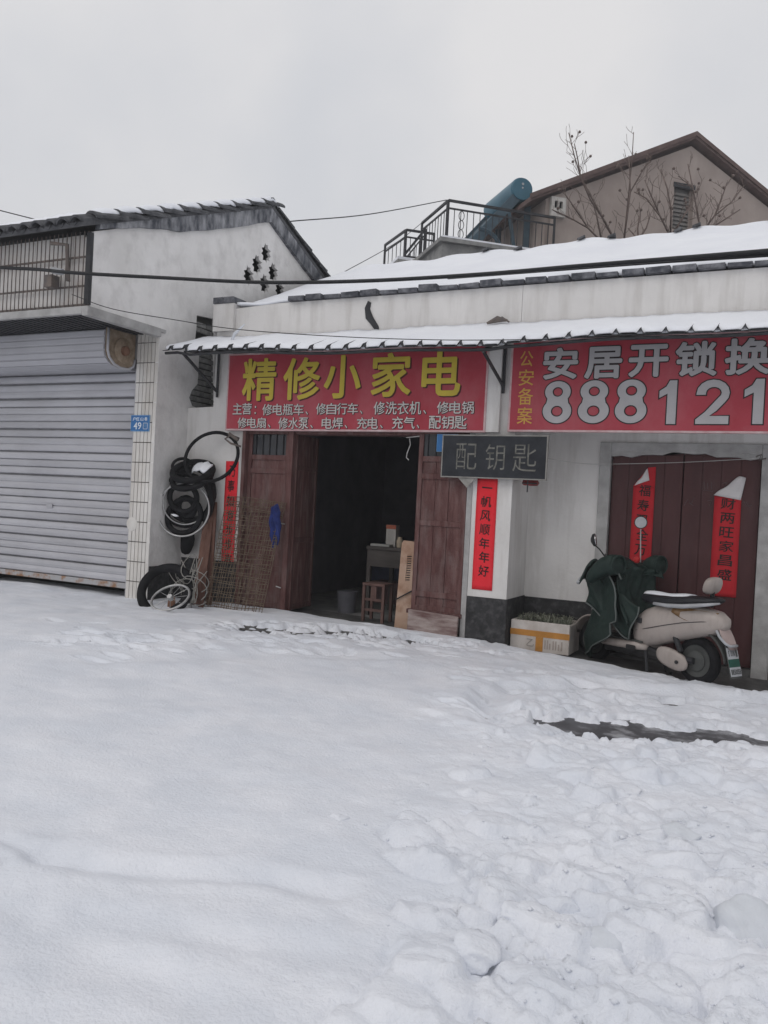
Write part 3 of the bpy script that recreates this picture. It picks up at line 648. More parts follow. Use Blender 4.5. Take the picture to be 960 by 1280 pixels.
# room behind the open doors, dirty walls coloured dark to keep it dim
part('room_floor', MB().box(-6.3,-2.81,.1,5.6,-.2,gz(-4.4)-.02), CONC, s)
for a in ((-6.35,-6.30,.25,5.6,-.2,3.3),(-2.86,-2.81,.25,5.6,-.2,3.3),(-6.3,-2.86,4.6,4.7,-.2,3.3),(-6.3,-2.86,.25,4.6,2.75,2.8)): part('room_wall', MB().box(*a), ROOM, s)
# red double door
df = MB().box(RDX0-.10, RDX0+.015, RY-.03, RY+.05, gz(-1.7), RDZ+.10).box(RDX1-.01, RDX1+.13, RY-.03, RY+.05, gz(-.2), RDZ+.10).box(RDX0+.016, RDX1-.011, RY-.03, RY+.05, RDZ+.005, RDZ+.10)
part('door_frame', df, FRAME, s, bev=.006)
fl = [(RDX0+.014,RDZ+.006)]+[(RDX0+.014+(RDX1-RDX0-.03)*i/14, RDZ-.05*abs(math.cos(math.pi*i/14))**1.3+.004+.012*math.sin(i*2.3)) for i in range(15)]+[(RDX1-.012,RDZ+.006)]
part('ragged_plaster', MB().plate([[(a, b) for a, b in fl]], lambda a, b, t: (a, RY+t, b), -.024, .045), FRAME, s)
for a, b in ((RDX0+.02, -1.0), (-.992, RDX1-.015)):
    D_ = part('red_door_leaf', MB().box(a, b, RY+.05, RY+.09, gz(-1)+.06, RDZ), RDOOR, s, bev=.004)
    for i in range(4): q0 = a+(b-a)*i/4; part('panel', MB().box(q0+.004, q0+(b-a)/4-.004, RY+.042, RY+.0505, gz(-1)+.08, RDZ-.02), RDOOR, D_, bev=.003)
part('door_step', MB().box(RDX0-.08, RDX1+.12, RY-.02, RY+.2, -.2, gz(-1)+.05), DCON, s)
ck = MB()
for pts in ([(880,602),(881,612)],[(884,603),(885,611)],[(889,602),(890,612)],[(879,613),(891,614)],[(903,604),(909,603),(906,608)],[(855,632),(860,624),(864,630),(868,621)],[(861,628),(867,632)],[(884,626),(890,625),(887,632)],[(925,630),(930,627),(934,633),(940,631)],[(933,627),(937,634)]):
    ck.tube([aY(a, b, RY+.039) for a, b in pts], .004, 4)
part('chalk_marks', ck, mat('faint_chalk', (.13,.09,.09), .9, bump=0), s)
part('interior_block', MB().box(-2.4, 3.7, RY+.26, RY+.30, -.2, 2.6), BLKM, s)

# ================================================================== AWNING
a_ = thing('awning', 'long snow-covered corrugated awning above the two red signs', 'awning', (-2.5, 0, 3.0))
AX0, AX1, AYF = -6.62, 4.0, -.70
def azf(x): return 2.995+.035*math.sin((x+6.6)*.9+1.4)*(1 if x < -2.5 else .4)+.012*math.sin(x*3.1)+(.035 if x < -6.3 else 0)
def az(x, y): return azf(x)+(3.255-.012*(x+3)*.5-azf(x))*(y-AYF)/(-AYF)
def corr(x): c = ((x-AX0) % .21)/.21; return .050*max(0, 1-abs(c-.5)/.15)
us = sorted(set([AX0+.21*i+.21*k for i in range(51) for k in (0,.33,.42,.5,.58,.67)]))
part('sheet', MB().shell(lambda x, y: (x, y, az(x, y)+corr(x)), us, [AYF,-.35,-.005], (0,0,-.006)), AWN, a_)
part('front_batten', MB().tube([(x, AYF+.03, azf(x)-.028) for x in np.linspace(AX0+.02, AX1, 60)], .017, 6), DARKM, a_)
part('wall_batten', MB().box(-6.38, AX1, -.045, -.003, 3.16, 3.20), DARKM, a_)
ul = list(np.arange(AX0+.02, AX1, .035)); vl = [AYF+.022, AYF+.04, AYF+.08, -.5, -.35, -.2, -.1, -.012]
def asn(x, y):
    n_ = fbm(np.array([x*2]), np.array([y*2]), 321, 3)[0]; e = min(1, (y-AYF)/.06); th = .016+.030*e+.045*n_*e+.018*max(0, (y+.25)/.25)
    if y < AYF+.03: th = .012+.02*n_
    k_ = min(1, (y-AYF)/.10); cr = corr(x)*(.45+.9*float(vnoise(np.array([(x-AX0)/.42]), np.array([.5]), 340)[0]))
    return (x, y+.05*(cr/.05)*(1-k_)+.02*n_*(1-e), az(x, y)+.010+cr*.25*k_+max(.004, th)-.035*(cr/.05)*(1-k_))
part('snow', MB().shell(asn, ul, vl, (0,0,-.012)), SNR, a_, smooth=True)
for x in (-6.33, -2.70, .85):
    b_ = part('bracket', MB().tube([(x,-.03,2.60),(x,-.03,3.17)], .016, 6).tube([(x,-.03,3.15),(x,AYF+.04,azf(x)-.02)], .013, 6).tube([(x,-.035,2.67),(x,AYF+.02,azf(x)-.045)], .019, 6), DARKM, a_)
def debris(name, label, cat, pts, r, mt): o = part(name, MB().tube(pts, r, 7), mt, None, smooth=True); tag(o, label, cat); return o
P = aY(626, 401, -.05); zt = asn(P.x, -.08)[2]
mb = MB().tube([(P.x-.13,-.10,zt+.01),(P.x-.02,-.09,zt+.05),(P.x+.08,-.08,zt+.035)], [.012,.035,.01], 7).tube([(P.x+.02,-.09,zt+.07),(P.x+.10,-.08,zt+.015)], [.008,.01], 6)
tag(part('roof_debris', mb, GBAR, None), 'grey scrap lying in the awning snow near the right sign', 'debris')
P = aY(263, 430, -.3); P = aY(305, 420, -.25); zt = asn(-5.95, -.25)[2]
tag(part('roof_debris', MB().tube([(-6.04,-.2,zt-.03),(-5.98,-.2,zt+.09),(-5.86,-.18,zt+.20)], [.016,.02,.006], 6), ICE, None), 'pointed snow-covered scrap at the left end of the awning', 'debris')

# ================================================================== SIGN BOARDS
def sign(name, label, x0, x1, z0, z1, y=-.075, bmat=SRED, emat=SEDGE, th=.055, ew=.02, cat='sign'):
    t = thing(name, label, cat, ((x0+x1)/2, y+th/2, z0))
    part('panel', MB().box(x0, x1, y, y+th, z0, z1), bmat, t)
    part('border', MB().box(x0-ew, x1+ew, y+.002, y+th+.004, z0-ew, z0).box(x0-ew, x1+ew, y+.002, y+th+.004, z1, z1+ew).box(x0-ew, x0, y+.002, y+th+.004, z0, z1).box(x1, x1+ew, y+.002, y+th+.004, z0, z1), emat, t)
    return t, y
def word(t, y, items, mt, z0=None, z1=None, offset=0.0, lift=.002, shift=(0,0), name='lettering', hand=None):
    """items: (text, px0, px1, py_top, py_bottom) boxes in the photo, cut with the sign's plane; each text shares its box evenly"""
    mb = MB()
    for txt, p0, p1, q0, q1 in items:
        A = aY(p0, q1, y); B = aY(p1, q1, y); T0 = aY(p0, q0, y); T1 = aY(p1, q0, y)
        zl, zh = (A.z+B.z)/2, (T0.z+T1.z)/2; xa, xb = (A.x+T0.x)/2, (B.x+T1.x)/2
        fit_text(mb, txt, (xa, y, zl), (xb, y, zl), (xa, y, zh), lift, offset, .0012, shift=shift)
    return part(name, mb, mt, t)
def bold(t, y, items, mt, d, offset=0.0, lift=.0045, shift=(0,0), name='lettering'):   # thick strokes: nudged copies, each a hair prouder
    mb = MB()
    for k, (a, b) in enumerate(((0,0),(1,0),(-1,0),(0,1),(0,-1),(.7,.7),(-.7,.7),(.7,-.7),(-.7,-.7))):
        for txt, p0, p1, q0, q1 in items:
            A = aY(p0, q1, y); B = aY(p1, q1, y); T0 = aY(p0, q0, y); T1 = aY(p1, q0, y); zl, zh = (A.z+B.z)/2, (T0.z+T1.z)/2; xa, xb = (A.x+T0.x)/2, (B.x+T1.x)/2
            fit_text(mb, txt, (xa, y, zl), (xb, y, zl), (xa, y, zh), lift+.00022*k, offset, .0008, shift=(shift[0]+a*d, shift[1]+b*d))
    return part(name, mb, mt, t)
t, y = sign('shop_sign', 'red repair-shop sign with large yellow characters over the open door', -6.13, -2.88, 2.215, 3.09)
big = [('修',354,401,448,499),('小',405,452,445,497),('家',464,515,442,495),('电',527,577,439,494)]
big = [('精',303,346,449,500)]+big
bold(t, y, big, SSHD, .010, lift=.0008, shift=(.016,-.014), name='lettering_shadow'); bold(t, y, big, SYEL, .010, lift=.0045)
ln = [('主营',291,315,504,518),('：',317,327,504,519),('修电瓶车',328,380,505,519),('、',382,392,505,519),('修自行车',395,448,504,518),('、',450,460,504,518),('修洗衣机',467,527,502,518),('、',529,541,502,518),('修电锅',546,593,502,517),
      ('修电扇',297,333,522,535),('、',335,345,522,535),('修水泵',348,386,522,536),('、',388,398,522,536),('电焊',402,429,522,536),('、',431,441,522,536),('充电',446,473,522,536),('、',475,486,522,536),('充气',490,519,521,536),('、',521,531,521,536),('配钥匙',536,584,520,536)]
for l_ in (ln[:9], ln[9:]): bold(t, y, l_, SBLK, .006, lift=.0008, shift=(.003,-.003), name='lettering_outline'); word(t, y, l_, SWH2, offset=.006, lift=.0045)
part('mounting_strip', MB().box(-2.862,-2.72,-.06,-.003,2.20,3.12), WALL, t)
t, y = sign('shop_sign', 'red locksmith sign with white outlined digits 888121 above the red door', -2.60, 1.6, 2.225, 3.10)
word(t, y, [('公',650,667,439,458),('安',648,668,462,482),('备',647,667,485,506),('案',646,666,509,530)], SYEL2, offset=.004, lift=.0035)
big2 = [('安',679,723,436,473),('居',731,778,434,472),('开',786,836,431,470),('锁',844,897,428,469),('换',906,964,424,467)]
bold(t, y, big2, SBLK, .021, lift=.0008, name='lettering_outline'); bold(t, y, big2, SWHT, .010, lift=.0045)
def digit_loops(ch):
    if ch == '1': return [[(.42,0),(.80,0),(.80,1),(.50,1),(.36,.86),(.08,.76),(.08,.60),(.42,.70)]]
    if ch == '2':
        P = [(.04,.66),(.30,.66)]
        for i in range(9): q = math.pi-i*math.pi*1.12/8; P.append((.52+.22*math.cos(q), .70+.135*math.sin(q)))
        P += [(.30,.27),(.04,.10),(.04,0),(.96,0),(.96,.18),(.42,.18),(.62,.30)]
        for i in range(11): q = -.75+i*(math.pi+.75)/10; P.append((.50+.46*math.cos(q), .695+.305*math.sin(q)))
        return [P]
    el = lambda cx, cy, a, b, n=26: [(cx+a*math.cos(2*math.pi*i/n), cy+b*math.sin(2*math.pi*i/n)) for i in range(n)]
    P = [];
    for i in range(27): q = -.30-i*(math.pi-.6)/26; P.append((.5+.48*math.cos(q), .285+.285*math.sin(q)))
    # outline of the 8: lower bowl then upper bowl with a soft waist
    P = [(.5+.48*math.cos(q), .29+.29*math.sin(q)) for q in np.linspace(math.radians(140), math.radians(400), 26)]
    P += [(.5+.43*math.cos(q), .745+.255*math.sin(q)) for q in np.linspace(math.radians(-38), math.radians(218), 26)]
    return [P, el(.5,.285,.20,.13)[::-1], el(.5,.745,.175,.115)[::-1]]
def grow(P, d, sx, sz):                                      # offset a loop outwards for the black outline
    n = len(P); a = sum(P[i][0]*P[(i+1) % n][1]-P[(i+1) % n][0]*P[i][1] for i in range(n)); sg = 1 if a > 0 else -1; Q = []
    for i in range(n):
        p, q, r_ = P[i-1], P[i], P[(i+1) % n]
        e1 = Vector(((q[0]-p[0])*sx, (q[1]-p[1])*sz)); e2 = Vector(((r_[0]-q[0])*sx, (r_[1]-q[1])*sz))
        if e1.length < 1e-6 or e2.length < 1e-6: Q.append(q); continue
        n1 = Vector((e1.y, -e1.x)).normalized(); n2 = Vector((e2.y, -e2.x)).normalized(); nn = n1+n2; nn = nn/max(.5, nn.length_squared/2) if nn.length > .1 else n1
        Q.append((q[0]+sg*nn.x*d/sx, q[1]+sg*nn.y*d/sz))
    return Q
m1, m2 = MB(), MB()
for ch, p0, p1, q0, q1 in (('8',677,714,477,529),('8',721,761,476,529),('8',767,808,475,529),('1',820,850,476,530),('2',867,912,475,530),('1',926,960,474,530)):
    A, B, T0 = aY(p0, q1, y), aY(p1, q1, y), aY(p0, q0, y); sx, sz = B.x-A.x, T0.z-A.z; L = digit_loops(ch)
    if ch == '1': A.x -= .0
    f_ = lambda a, b, t: (A.x+a*sx, y-t, A.z+b*sz)
    m2.plate(L, f_, .0045, .0058); O_ = [grow(L[0], .011, sx, sz)]+[grow(l, -.011, sx, sz) for l in L[1:]]; m1.plate(O_, f_, .0012, .0024)
part('digits_outline', m1, SBLK, t); part('digits', m2, SWHT, t)
# black key-cutting board, hung a little crooked
t, y = sign('key_board', 'black wooden board with grey hand-painted characters hanging over the pillar', -3.30, -2.20, 1.735, 2.155, y=-.10, bmat=BOARD, emat=BFRM, th=.03, ew=.013, cat='sign')
word(t, y, [('配',569,597,554,587),('钥',606,632,555,588),('匙',640,672,555,590)], CHALK, offset=-.006, lift=.002)
part('hanging_strip', MB().plate([[(-3.12,1.72),(-2.93,1.72),(-3.02,1.62)]], lambda a, b, t_: (a, t_, b), -.085, -.08), BFRM, t)
# number plates
t, y = sign('number_plate', 'blue number plate reading 49 on the white tiled pillar', aY(164.5,519,-.59).x, aY(186.5,519,-.59).x, aY(175,538.5,-.59).z, aY(175,519.5,-.59).z, y=-.592, bmat=BLUEP, emat=BLUER, th=.01, ew=.006, cat='plate')
word(t, y, [('户',166,170.5,521.5,526),('红',170.5,174.5,521.5,526),('山',175.5,179.5,521.5,526),('巷',180.5,184.5,521.5,526)], WHTP, offset=.01, lift=.001)
word(t, y, [('49',167,177,528,536.5)], WHTP, offset=.01, lift=.001)
word(t, y, [('号',179.5,183.5,530,535)], BLUER, lift=.001)
mb = MB(); A, B = aY(178.7, 536.5, y), aY(184.6, 528.5, y)
mb.box(A.x, B.x, y-.0015, y-.0005, A.z, A.z+.006).box(A.x, B.x, y-.0015, y-.0005, B.z-.006, B.z).box(A.x, A.x+.006, y-.0015, y-.0005, A.z, B.z).box(B.x-.006, B.x, y-.0015, y-.0005, A.z, B.z); part('plate_frame', mb, WHTP, t)
t, y = sign('number_plate', 'blue number plate half hidden behind the black key board', aY(547,545,-.03).x, aY(572,545,-.03).x, aY(547,564,-.03).z, aY(547,543,-.03).z, y=-.035, bmat=BLUEP, emat=BLUER, th=.01, ew=.004, cat='plate')
word(t, y, [('5',552.5,557,550,560)], WHTP, offset=.01, lift=.001)

# ================================================================== RED PAPER STRIPS
def strip(label, corners, y, chars, pm, wob=.006, fold=None):
    (x0, z0), (x1, z1) = corners; t = thing('couplet_strip', label, 'paper strip', ((x0+x1)/2, y, z0), 'red new-year paper strips')
    us = list(np.linspace(0, 1, 6)); vs_ = list(np.linspace(0, 1, 24))
    part('paper', MB().shell(lambda u, v: (x0+(x1-x0)*u, y-wob*abs(math.sin(v*7+u*2))*.5-.001, z0+(z1-z0)*v), us, vs_, (0,.001,0)), pm, t, smooth=True)
    mb = MB(); n = len(chars[0])
    for i, ch in enumerate(chars[0]):
        zc0 = chars[1]-(chars[1]-chars[2])*(i+.86)/n; zc1 = chars[1]-(chars[1]-chars[2])*(i+.10)/n; mgn = (x1-x0)*chars[3]
        jx = random.uniform(-.008, .008)
        fit_text(mb, ch, (x0+mgn+jx, y, zc0), (x1-mgn+jx, y, zc0-.006), (x0+mgn+jx+.006, y, zc1), wob*.5+.002, chars[4], .0008)
    part('lettering', mb, INK, t); return t
strip('bright red paper strip with brushed characters on the white pillar', ((-2.936,.575),(-2.715,1.735)), -.004, ('一帆风顺年年好', 1.70, .70, .24, .012), PAPER)
P0, P1 = aY(280,740,-.004), aY(299,577,-.004)
strip('red paper strip on the wall left of the shop door, half behind wire mesh', ((-6.16,.45),(-5.975,1.83)), -.004, ('万事如意步步高', 1.80, .55, .22, .012), PAPER)
yd = RY+.034
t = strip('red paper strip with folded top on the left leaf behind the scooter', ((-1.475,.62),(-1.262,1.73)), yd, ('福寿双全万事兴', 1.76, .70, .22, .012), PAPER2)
def tri(t, pts, mt, nm): 
    A_, B_, C_, D_ = (pts+[pts[-1]])[:4] if len(pts) == 4 else (pts[0], pts[1], pts[1], pts[2])
    f_ = lambda u, v: (((A_[0]*(1-u)+B_[0]*u)*(1-v)+(D_[0]*(1-u)+C_[0]*u)*v), yd-.012-.028*math.sin(math.pi*min(1, v*1.1))*(.4+.6*u)-.018*u*(1-v), ((A_[1]*(1-u)+B_[1]*u)*(1-v)+(D_[1]*(1-u)+C_[1]*u)*v)+.008*math.sin(u*9)*(1-v))
    part(nm, MB().shell(f_, list(np.linspace(0,1,9)), list(np.linspace(0,1,9)), (0,.0015,0)), mt, t, smooth=True)
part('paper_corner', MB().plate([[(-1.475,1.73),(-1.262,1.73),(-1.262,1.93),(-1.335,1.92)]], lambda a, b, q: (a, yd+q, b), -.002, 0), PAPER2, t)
tri(t, [(-1.462,1.732),(-1.340,1.905),(-1.318,1.79)], PBACK, 'folded_back')
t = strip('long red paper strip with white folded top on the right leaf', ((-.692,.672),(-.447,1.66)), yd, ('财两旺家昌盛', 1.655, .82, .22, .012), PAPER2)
tri(t, [(-.70,1.665),(-.475,1.855),(-.415,1.845),(-.452,1.625)], PBACK, 'folded_back')

# ================================================================== SCRAP AT THE LEFT OF THE DOOR
def tyre(label, px, py, Y, nrm, R_, r, sq=1, name='bicycle_tyre', mt=RUB, wob=0): 
    P = aY(px, py, Y); o = part(name, MB().ring(P, nrm, R_, r, 44, 8, sq, wob), mt, None, smooth=True); tag(o, label, 'tyre' if 'tyre' in name else 'rim', 'old tyres and rims by the shop door'); return o
tyre('large thin black bicycle tyre hanging tilted on a nail beside the sign', 264.5, 571, -.22, (.35,-1,.35), .33, .021, .92)
P = aY(299, 548, -.1); tag(part('wall_hook', MB().tube([P, P+Vector((-.05,-.1,.03)), P+Vector((-.10,-.14,-.02)), P+Vector((-.03,-.12,-.07)), P+Vector((.06,-.04,-.10))], .012, 6).tube([P+Vector((-.08,-.1,.05)),P+Vector((.03,-.06,-.03))], .02, 6), GBAR), 'twisted grey wire hook on the wall by the sign corner', 'hook')
tyre('thick black tyre lying flat atop the hanging bundle with snow inside', 241, 589, -.28, (.25,-.55,.85), .235, .040, .85)
tyre('second black tyre under the flat tyre of the hanging bundle', 240, 598, -.27, (.12,-.6,.8), .235, .036, .85)
tyre('small tilted black inner tube at the left of the hanging bundle', 228, 583, -.27, (.6,-.6,.5), .12, .018, .9, 'inner_tube')
P = aY(243, 582, -.28)
tag(part('snow_cap', MB().shell(lambda u, v: (P.x+.13*u*math.sqrt(1-.5*v*v)+.05, P.y+.08*v+.09, P.z+.035-.03*(u*u+v*v)+.05*v+.01*math.sin(u*7)), list(np.linspace(-1,1,9)), list(np.linspace(-1,1,7)), (0,0,-.02)), SNR, None, smooth=True), 'small cap of snow lying inside the hanging tyre', 'snow')
tyre('silver bicycle rim hanging in front of the black bundle', 229, 637, -.31, (.35,-1,.08), .325, .012, .98, 'bicycle_rim', ALU)
tyre('inner silver rim edge low on the hanging bundle', 232, 628, -.26, (.55,-1,.0), .27, .009, .98, 'bicycle_rim', ALU)
tyre('black tyre hanging upright behind the silver rim', 232, 625, -.20, (.3,-1,.05), .31, .030)
tyre('black tyre hanging at the back of the bundle against the wall', 238, 618, -.13, (.15,-1,.1), .32, .035)
# black mudguards and bags that fill the bundle
def blob(label, name, cat, pts, rads, mt=RUB, n=10):
    o = part(name, MB().tube([aY(*p) for p in pts], rads, n), mt, None, smooth=True, sub=1); tag(o, label, cat); return o
tyre('black folded tyre low inside the hanging rim', 230, 645, -.25, (.3,-1,.05), .22, .034, .9)
tyre('black coiled inner tube in the middle of the hanging bundle', 229, 622, -.27, (.4,-1,.1), .16, .034, 1.1, 'inner_tube')
tyre('small black tube coil at the centre of the hanging rim', 233, 634, -.22, (.2,-1,.1), .10, .038, 1.2, 'inner_tube')
blob('black bent mudguard sticking out left of the tyre bundle', 'mudguard', 'mudguard', [(201,607,-.3),(212,600,-.26),(226,594,-.2)], [.02,.045,.05])
blob('black hanging rubber flap below the silver rim', 'rubber_flap', 'rubber flap', [(236,664,-.16),(234,680,-.13),(231,694,-.12)], [.10,.09,.06])
blob('black inner tubes bunched at the right of the hanging bundle', 'inner_tube', 'tube', [(258,597,-.16),(266,615,-.14),(263,640,-.14),(254,655,-.15)], [.03,.05,.05,.03])
P = aY(219, 644, -.36); tag(part('snow_patch', MB().shell(lambda u, v: (P.x+.055*u, P.y+.01*v, P.z+.012*v*(1-u*u)-.012*u), list(np.linspace(-1,1,7)), list(np.linspace(-1,1,4)), (0,-.012,.0)), SNR, None, smooth=True), 'small white snow streak on the black hanging bundle', 'snow')
# on the ground
P = aG(206, 757); zt = P.z
tyre('black motor tyre leaning on the tiled pillar foot', 207, 738, -.72, (.35,-.9,.45), .285, .055, .95)
tyre('greyish white wheel rim lying tilted before the tyre on the ground', 213, 747, -.90, (.1,-.60,.80), .215, .014, .95, 'wheel_rim', ALU)
P = aY(213,747,-.90); sp = MB()
for i in range(5):
    q = i*math.pi/5+.3; d = Vector((math.cos(q), .80*math.sin(q), .60*math.sin(q))); sp.tube([P-d*.2, P+d*.2], .0028, 4)
tag(part('spokes', sp.lathe([(.03,-.03),(.035,0),(.03,.03)], P, (.1,-.75,.65), 10), ALU), 'thin spokes and hub inside the rim on the ground', 'spokes')
wr = MB(); rr = random.Random(12)
for i in range(13):
    c = aY(rr.uniform(222,248), rr.uniform(705,745), -.62+rr.uniform(-.08,.1)); a0 = rr.uniform(0,6); Rr = rr.uniform(.10,.20); tl = rr.uniform(-.8,.8)
    wr.tube([c+Vector((Rr*math.cos(a0+k*.32), .25*Rr*math.sin(k*.6+tl), Rr*.85*math.sin(a0+k*.32))) for k in range(rr.randint(8,17))], .0055, 5)
for i in range(8):
    a, b = aY(rr.uniform(228,245), 754, -.65), aY(rr.uniform(225,262), rr.uniform(690,720), -.50); mid = (a+b)/2+Vector((rr.uniform(-.1,.1), 0, .03)); wr.tube([a, a*.5+mid*.5+Vector((.02,0,0)), mid, b], .006, 5)
tag(part('wire_tangle', wr, WIRE), 'tangle of pale wire loops in front of the leaning planks', 'wire')
P = aG(214, 764); tag(part('rusty_pad', MB().loft([((P.x, P.y, P.z+.03+.02*math.sin(k)), (.055*q,0,.0), (0,.0,.085*q)) if False else ((P.x+.0, P.y-.02+.012*k, P.z+.085), (.05*q,0,-.01), (.01,0,.095*q)) for k, q in enumerate((.8,1,1,.8))], 14), RUSTY, smooth='auto'), 'rusty brown oval pad standing on the snow by the rim', 'scrap')
P = aG(232, 764); tag(part('metal_drum', MB().lathe([(.085,0),(.09,.02),(.07,.03),(.07,.07),(.09,.08),(.085,.10),(.05,.11)], (P.x,P.y,P.z), (0,0,1), 18), ALU, smooth='auto'), 'small dull metal spool on the snow by the planks', 'spool')
# leaning planks
for lab, p0, p1, wd, dy0 in (('wide brown plank leaning on the wall beside the tyres', (246,762), (262,640), .13, -.42), ('narrow brown plank leaning right of the wide plank', (255,763), (266,632), .06, -.48), ('dark narrow plank next to the wire mesh panel', (265,762), (268,628), .07, -.36), ('short dark batten standing behind the planks', (238,760), (252,690), .05, -.30)):
    a = aG(*p0); a = Vector((a.x, dy0, surf(a.x, dy0))); b = aY(p1[0], p1[1], -.07)
    tag(part('plank', MB().plank(a, b, (1,.15,0), wd, .022), BROWN, bev=.003), lab, 'plank', 'planks leaning by the shop door')
# wire mesh panel leaning against the door leaf
mp = thing('mesh_panel', 'rusty square wire mesh panel leaning across the left door leaf', 'mesh panel', (-5.7,-.25,gz(-5.7)))
BL, BR, TL, TR = Vector((-6.06,-.42,gz(-6.1)+.05)), Vector((-5.27,-.40,gz(-5.3)+.05)), Vector((-6.07,-.06,1.40)), Vector((-5.24,-.05,1.37))
fq = lambda u, v: BL*(1-u)*(1-v)+BR*u*(1-v)+TL*(1-u)*v+TR*u*v
for i in range(24):
    u = i/23; part('wire', MB().tube([fq(u, v)+Vector((.012*math.sin(v*5+i*1.7), .01*math.sin(v*8+i*2.1), 0)) for v in np.linspace(0, 1, 8)], .0048, 4), RWIRE, mp)
for j in range(34):
    v = j/33; part('wire', MB().tube([fq(u, v)+Vector((0, -.006+.01*math.sin(u*6+j*1.3), .012*math.sin(u*5+j*1.9))) for u in np.linspace(0, 1, 8)], .0045, 4), RWIRE, mp)
P = aY(344, 655, -.12)
cl = part('blue_cloth', MB().shell(lambda u, v: (P.x+.03+.072*u*(.75+.35*v-.3*v*v)*(1+.12*math.sin(v*9))-.03*(v-.5), P.y-.05+.03*math.sin(u*5+v*6)+.012*math.sin(v*17), P.z-.25+.46*v+.03*u+.015*math.sin(u*6)), list(np.linspace(-1,1,9)), list(np.linspace(0,1,12)), (0,.012,0)), BCLO, None, smooth=True)
tag(cl, 'crumpled blue cloth hanging on the corner of the wire mesh', 'cloth')

# ================================================================== INSIDE THE OPEN DOOR
fz = gz(-4.4)-.02
TA = aY(458, 682, .95); tx0, tx1, tzt = TA.x, TA.x+1.0, TA.z
t = thing('work_table', 'dark wooden work table inside the open shop door', 'table', (tx0+.5,1.3,fz))
part('table_top', MB().box(tx0,tx1,.95,1.7,tzt-.04,tzt), DTBL, t, bev=.004); part('drawer_front', MB().box(tx0+.03,tx1-.03,.97,.99,tzt-.25,tzt-.042), DTBL, t, bev=.003)
for x, yv in ((tx0+.03,1.0),(tx1-.03,1.0),(tx0+.03,1.65),(tx1-.03,1.65)): part('leg', MB().box(x-.025,x+.025,yv-.025,yv+.025,fz,tzt-.041), DTBL, t)
SA = aY(453, 728, .35); sx0, sz1 = SA.x, SA.z
t = thing('wooden_stool', 'small dark red wooden stool just inside the open door', 'stool', (sx0+.15,.47,fz))
part('seat', MB().box(sx0,sx0+.29,.35,.60,sz1-.03,sz1), STOOL, t, bev=.004)
for x in (sx0+.02,sx0+.27):
    for yv in (.37,.58): part('leg', MB().box(x-.016,x+.016,yv-.016,yv+.016,fz,sz1-.031), STOOL, t)
for zz in (.14,.26): part('rung', MB().box(sx0+.037,sx0+.253,.36,.38,fz+zz,fz+zz+.03), STOOL, t)
part('front_slat', MB().box(sx0+.11,sx0+.18,.362,.374,fz+.291,sz1-.031), STOOL, t)
P = aY(495, 778, .16); P.z = fz; t = thing('enamel_panel', 'rusty cream enamel machine cover with vents leaning inside the doorway', 'machine cover', P)
o_ = [(-.005,0),(.25,0),(.26,.02),(.26,.82),(.245,.90),(.20,.96),(.12,.985),(.0,.99),(-.02,.96),(-.02,.03)]
vents = []
for c in (.06,.17):
    for i in range(11): vents.append([(c,.55+.026*i),(c+.055,.55+.026*i+.004),(c+.055,.562+.026*i+.004),(c,.562+.026*i)])
part('cover', MB().plate([o_]+vents, lambda a, b, q: (P.x+a+.02*b, P.y+q+.12*b*.4, P.z+b), 0, .03), CREAM, t)
part('backing', MB().plate([o_], lambda a, b, q: (P.x+a+.02*b, P.y+q+.12*b*.4, P.z+b), .035, .16), DARKM, t)
part('strap', MB().tube([(P.x-.02,P.y-.008,P.z+.33),(P.x+.26,P.y+.012,P.z+.50)], .008, 5), DARKM, t)
t = thing('white_carton', 'small orange and white carton standing on the dark work table', 'carton', (-3.75,1.1,tzt))
cx_ = tx0+.19
part('carton_body', MB().box(cx_,cx_+.13,1.1,1.2,tzt+.002,tzt+.27), mat('carton_white', (.45,.43,.40), .7), t); part('carton_band', MB().box(cx_-.002,cx_+.132,1.096,1.1,tzt+.22,tzt+.27), mat('carton_orange', (.40,.12,.07), .7), t)
tag(part('paper_stack', MB().box(tx0+.04,tx0+.30,.98,1.08,tzt+.002,tzt+.03), mat('grey_paper', (.35,.35,.33), .8)), 'stack of grey papers lying on the work table', 'papers')
tag(part('glass_jar', MB().lathe([(.035,0),(.04,.02),(.04,.09),(.028,.11),(.03,.13)], (tx0+.42,1.02,tzt+.002), (0,0,1), 14), mat('jar', (.40,.33,.24), .3), smooth='auto'), 'small tan jar at the right of the carton on the table', 'jar')
tag(part('wall_shelf', MB().box(-4.6,-3.2,4.2,4.58,1.5,1.54).box(-4.6,-4.56,4.2,4.58,.9,1.5).box(-3.24,-3.2,4.2,4.58,.9,1.5), DTBL), 'dim wooden shelf on the back wall deep in the shop', 'shelf')
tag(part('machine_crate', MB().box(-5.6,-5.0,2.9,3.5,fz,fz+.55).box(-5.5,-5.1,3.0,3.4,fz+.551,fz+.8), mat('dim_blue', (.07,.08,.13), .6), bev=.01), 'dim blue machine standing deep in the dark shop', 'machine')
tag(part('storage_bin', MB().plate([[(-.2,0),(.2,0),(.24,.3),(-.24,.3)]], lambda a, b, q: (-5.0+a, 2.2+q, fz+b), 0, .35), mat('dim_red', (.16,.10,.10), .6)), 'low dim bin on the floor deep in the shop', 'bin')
tag(part('paint_bucket', MB().lathe([(.11,0),(.13,.26),(.135,.27),(.12,.27)], (-4.95,1.0,fz), (0,0,1), 18), mat('dim_grey', (.15,.15,.17), .5), smooth='auto'), 'grey bucket on the floor behind the left door leaf', 'bucket')
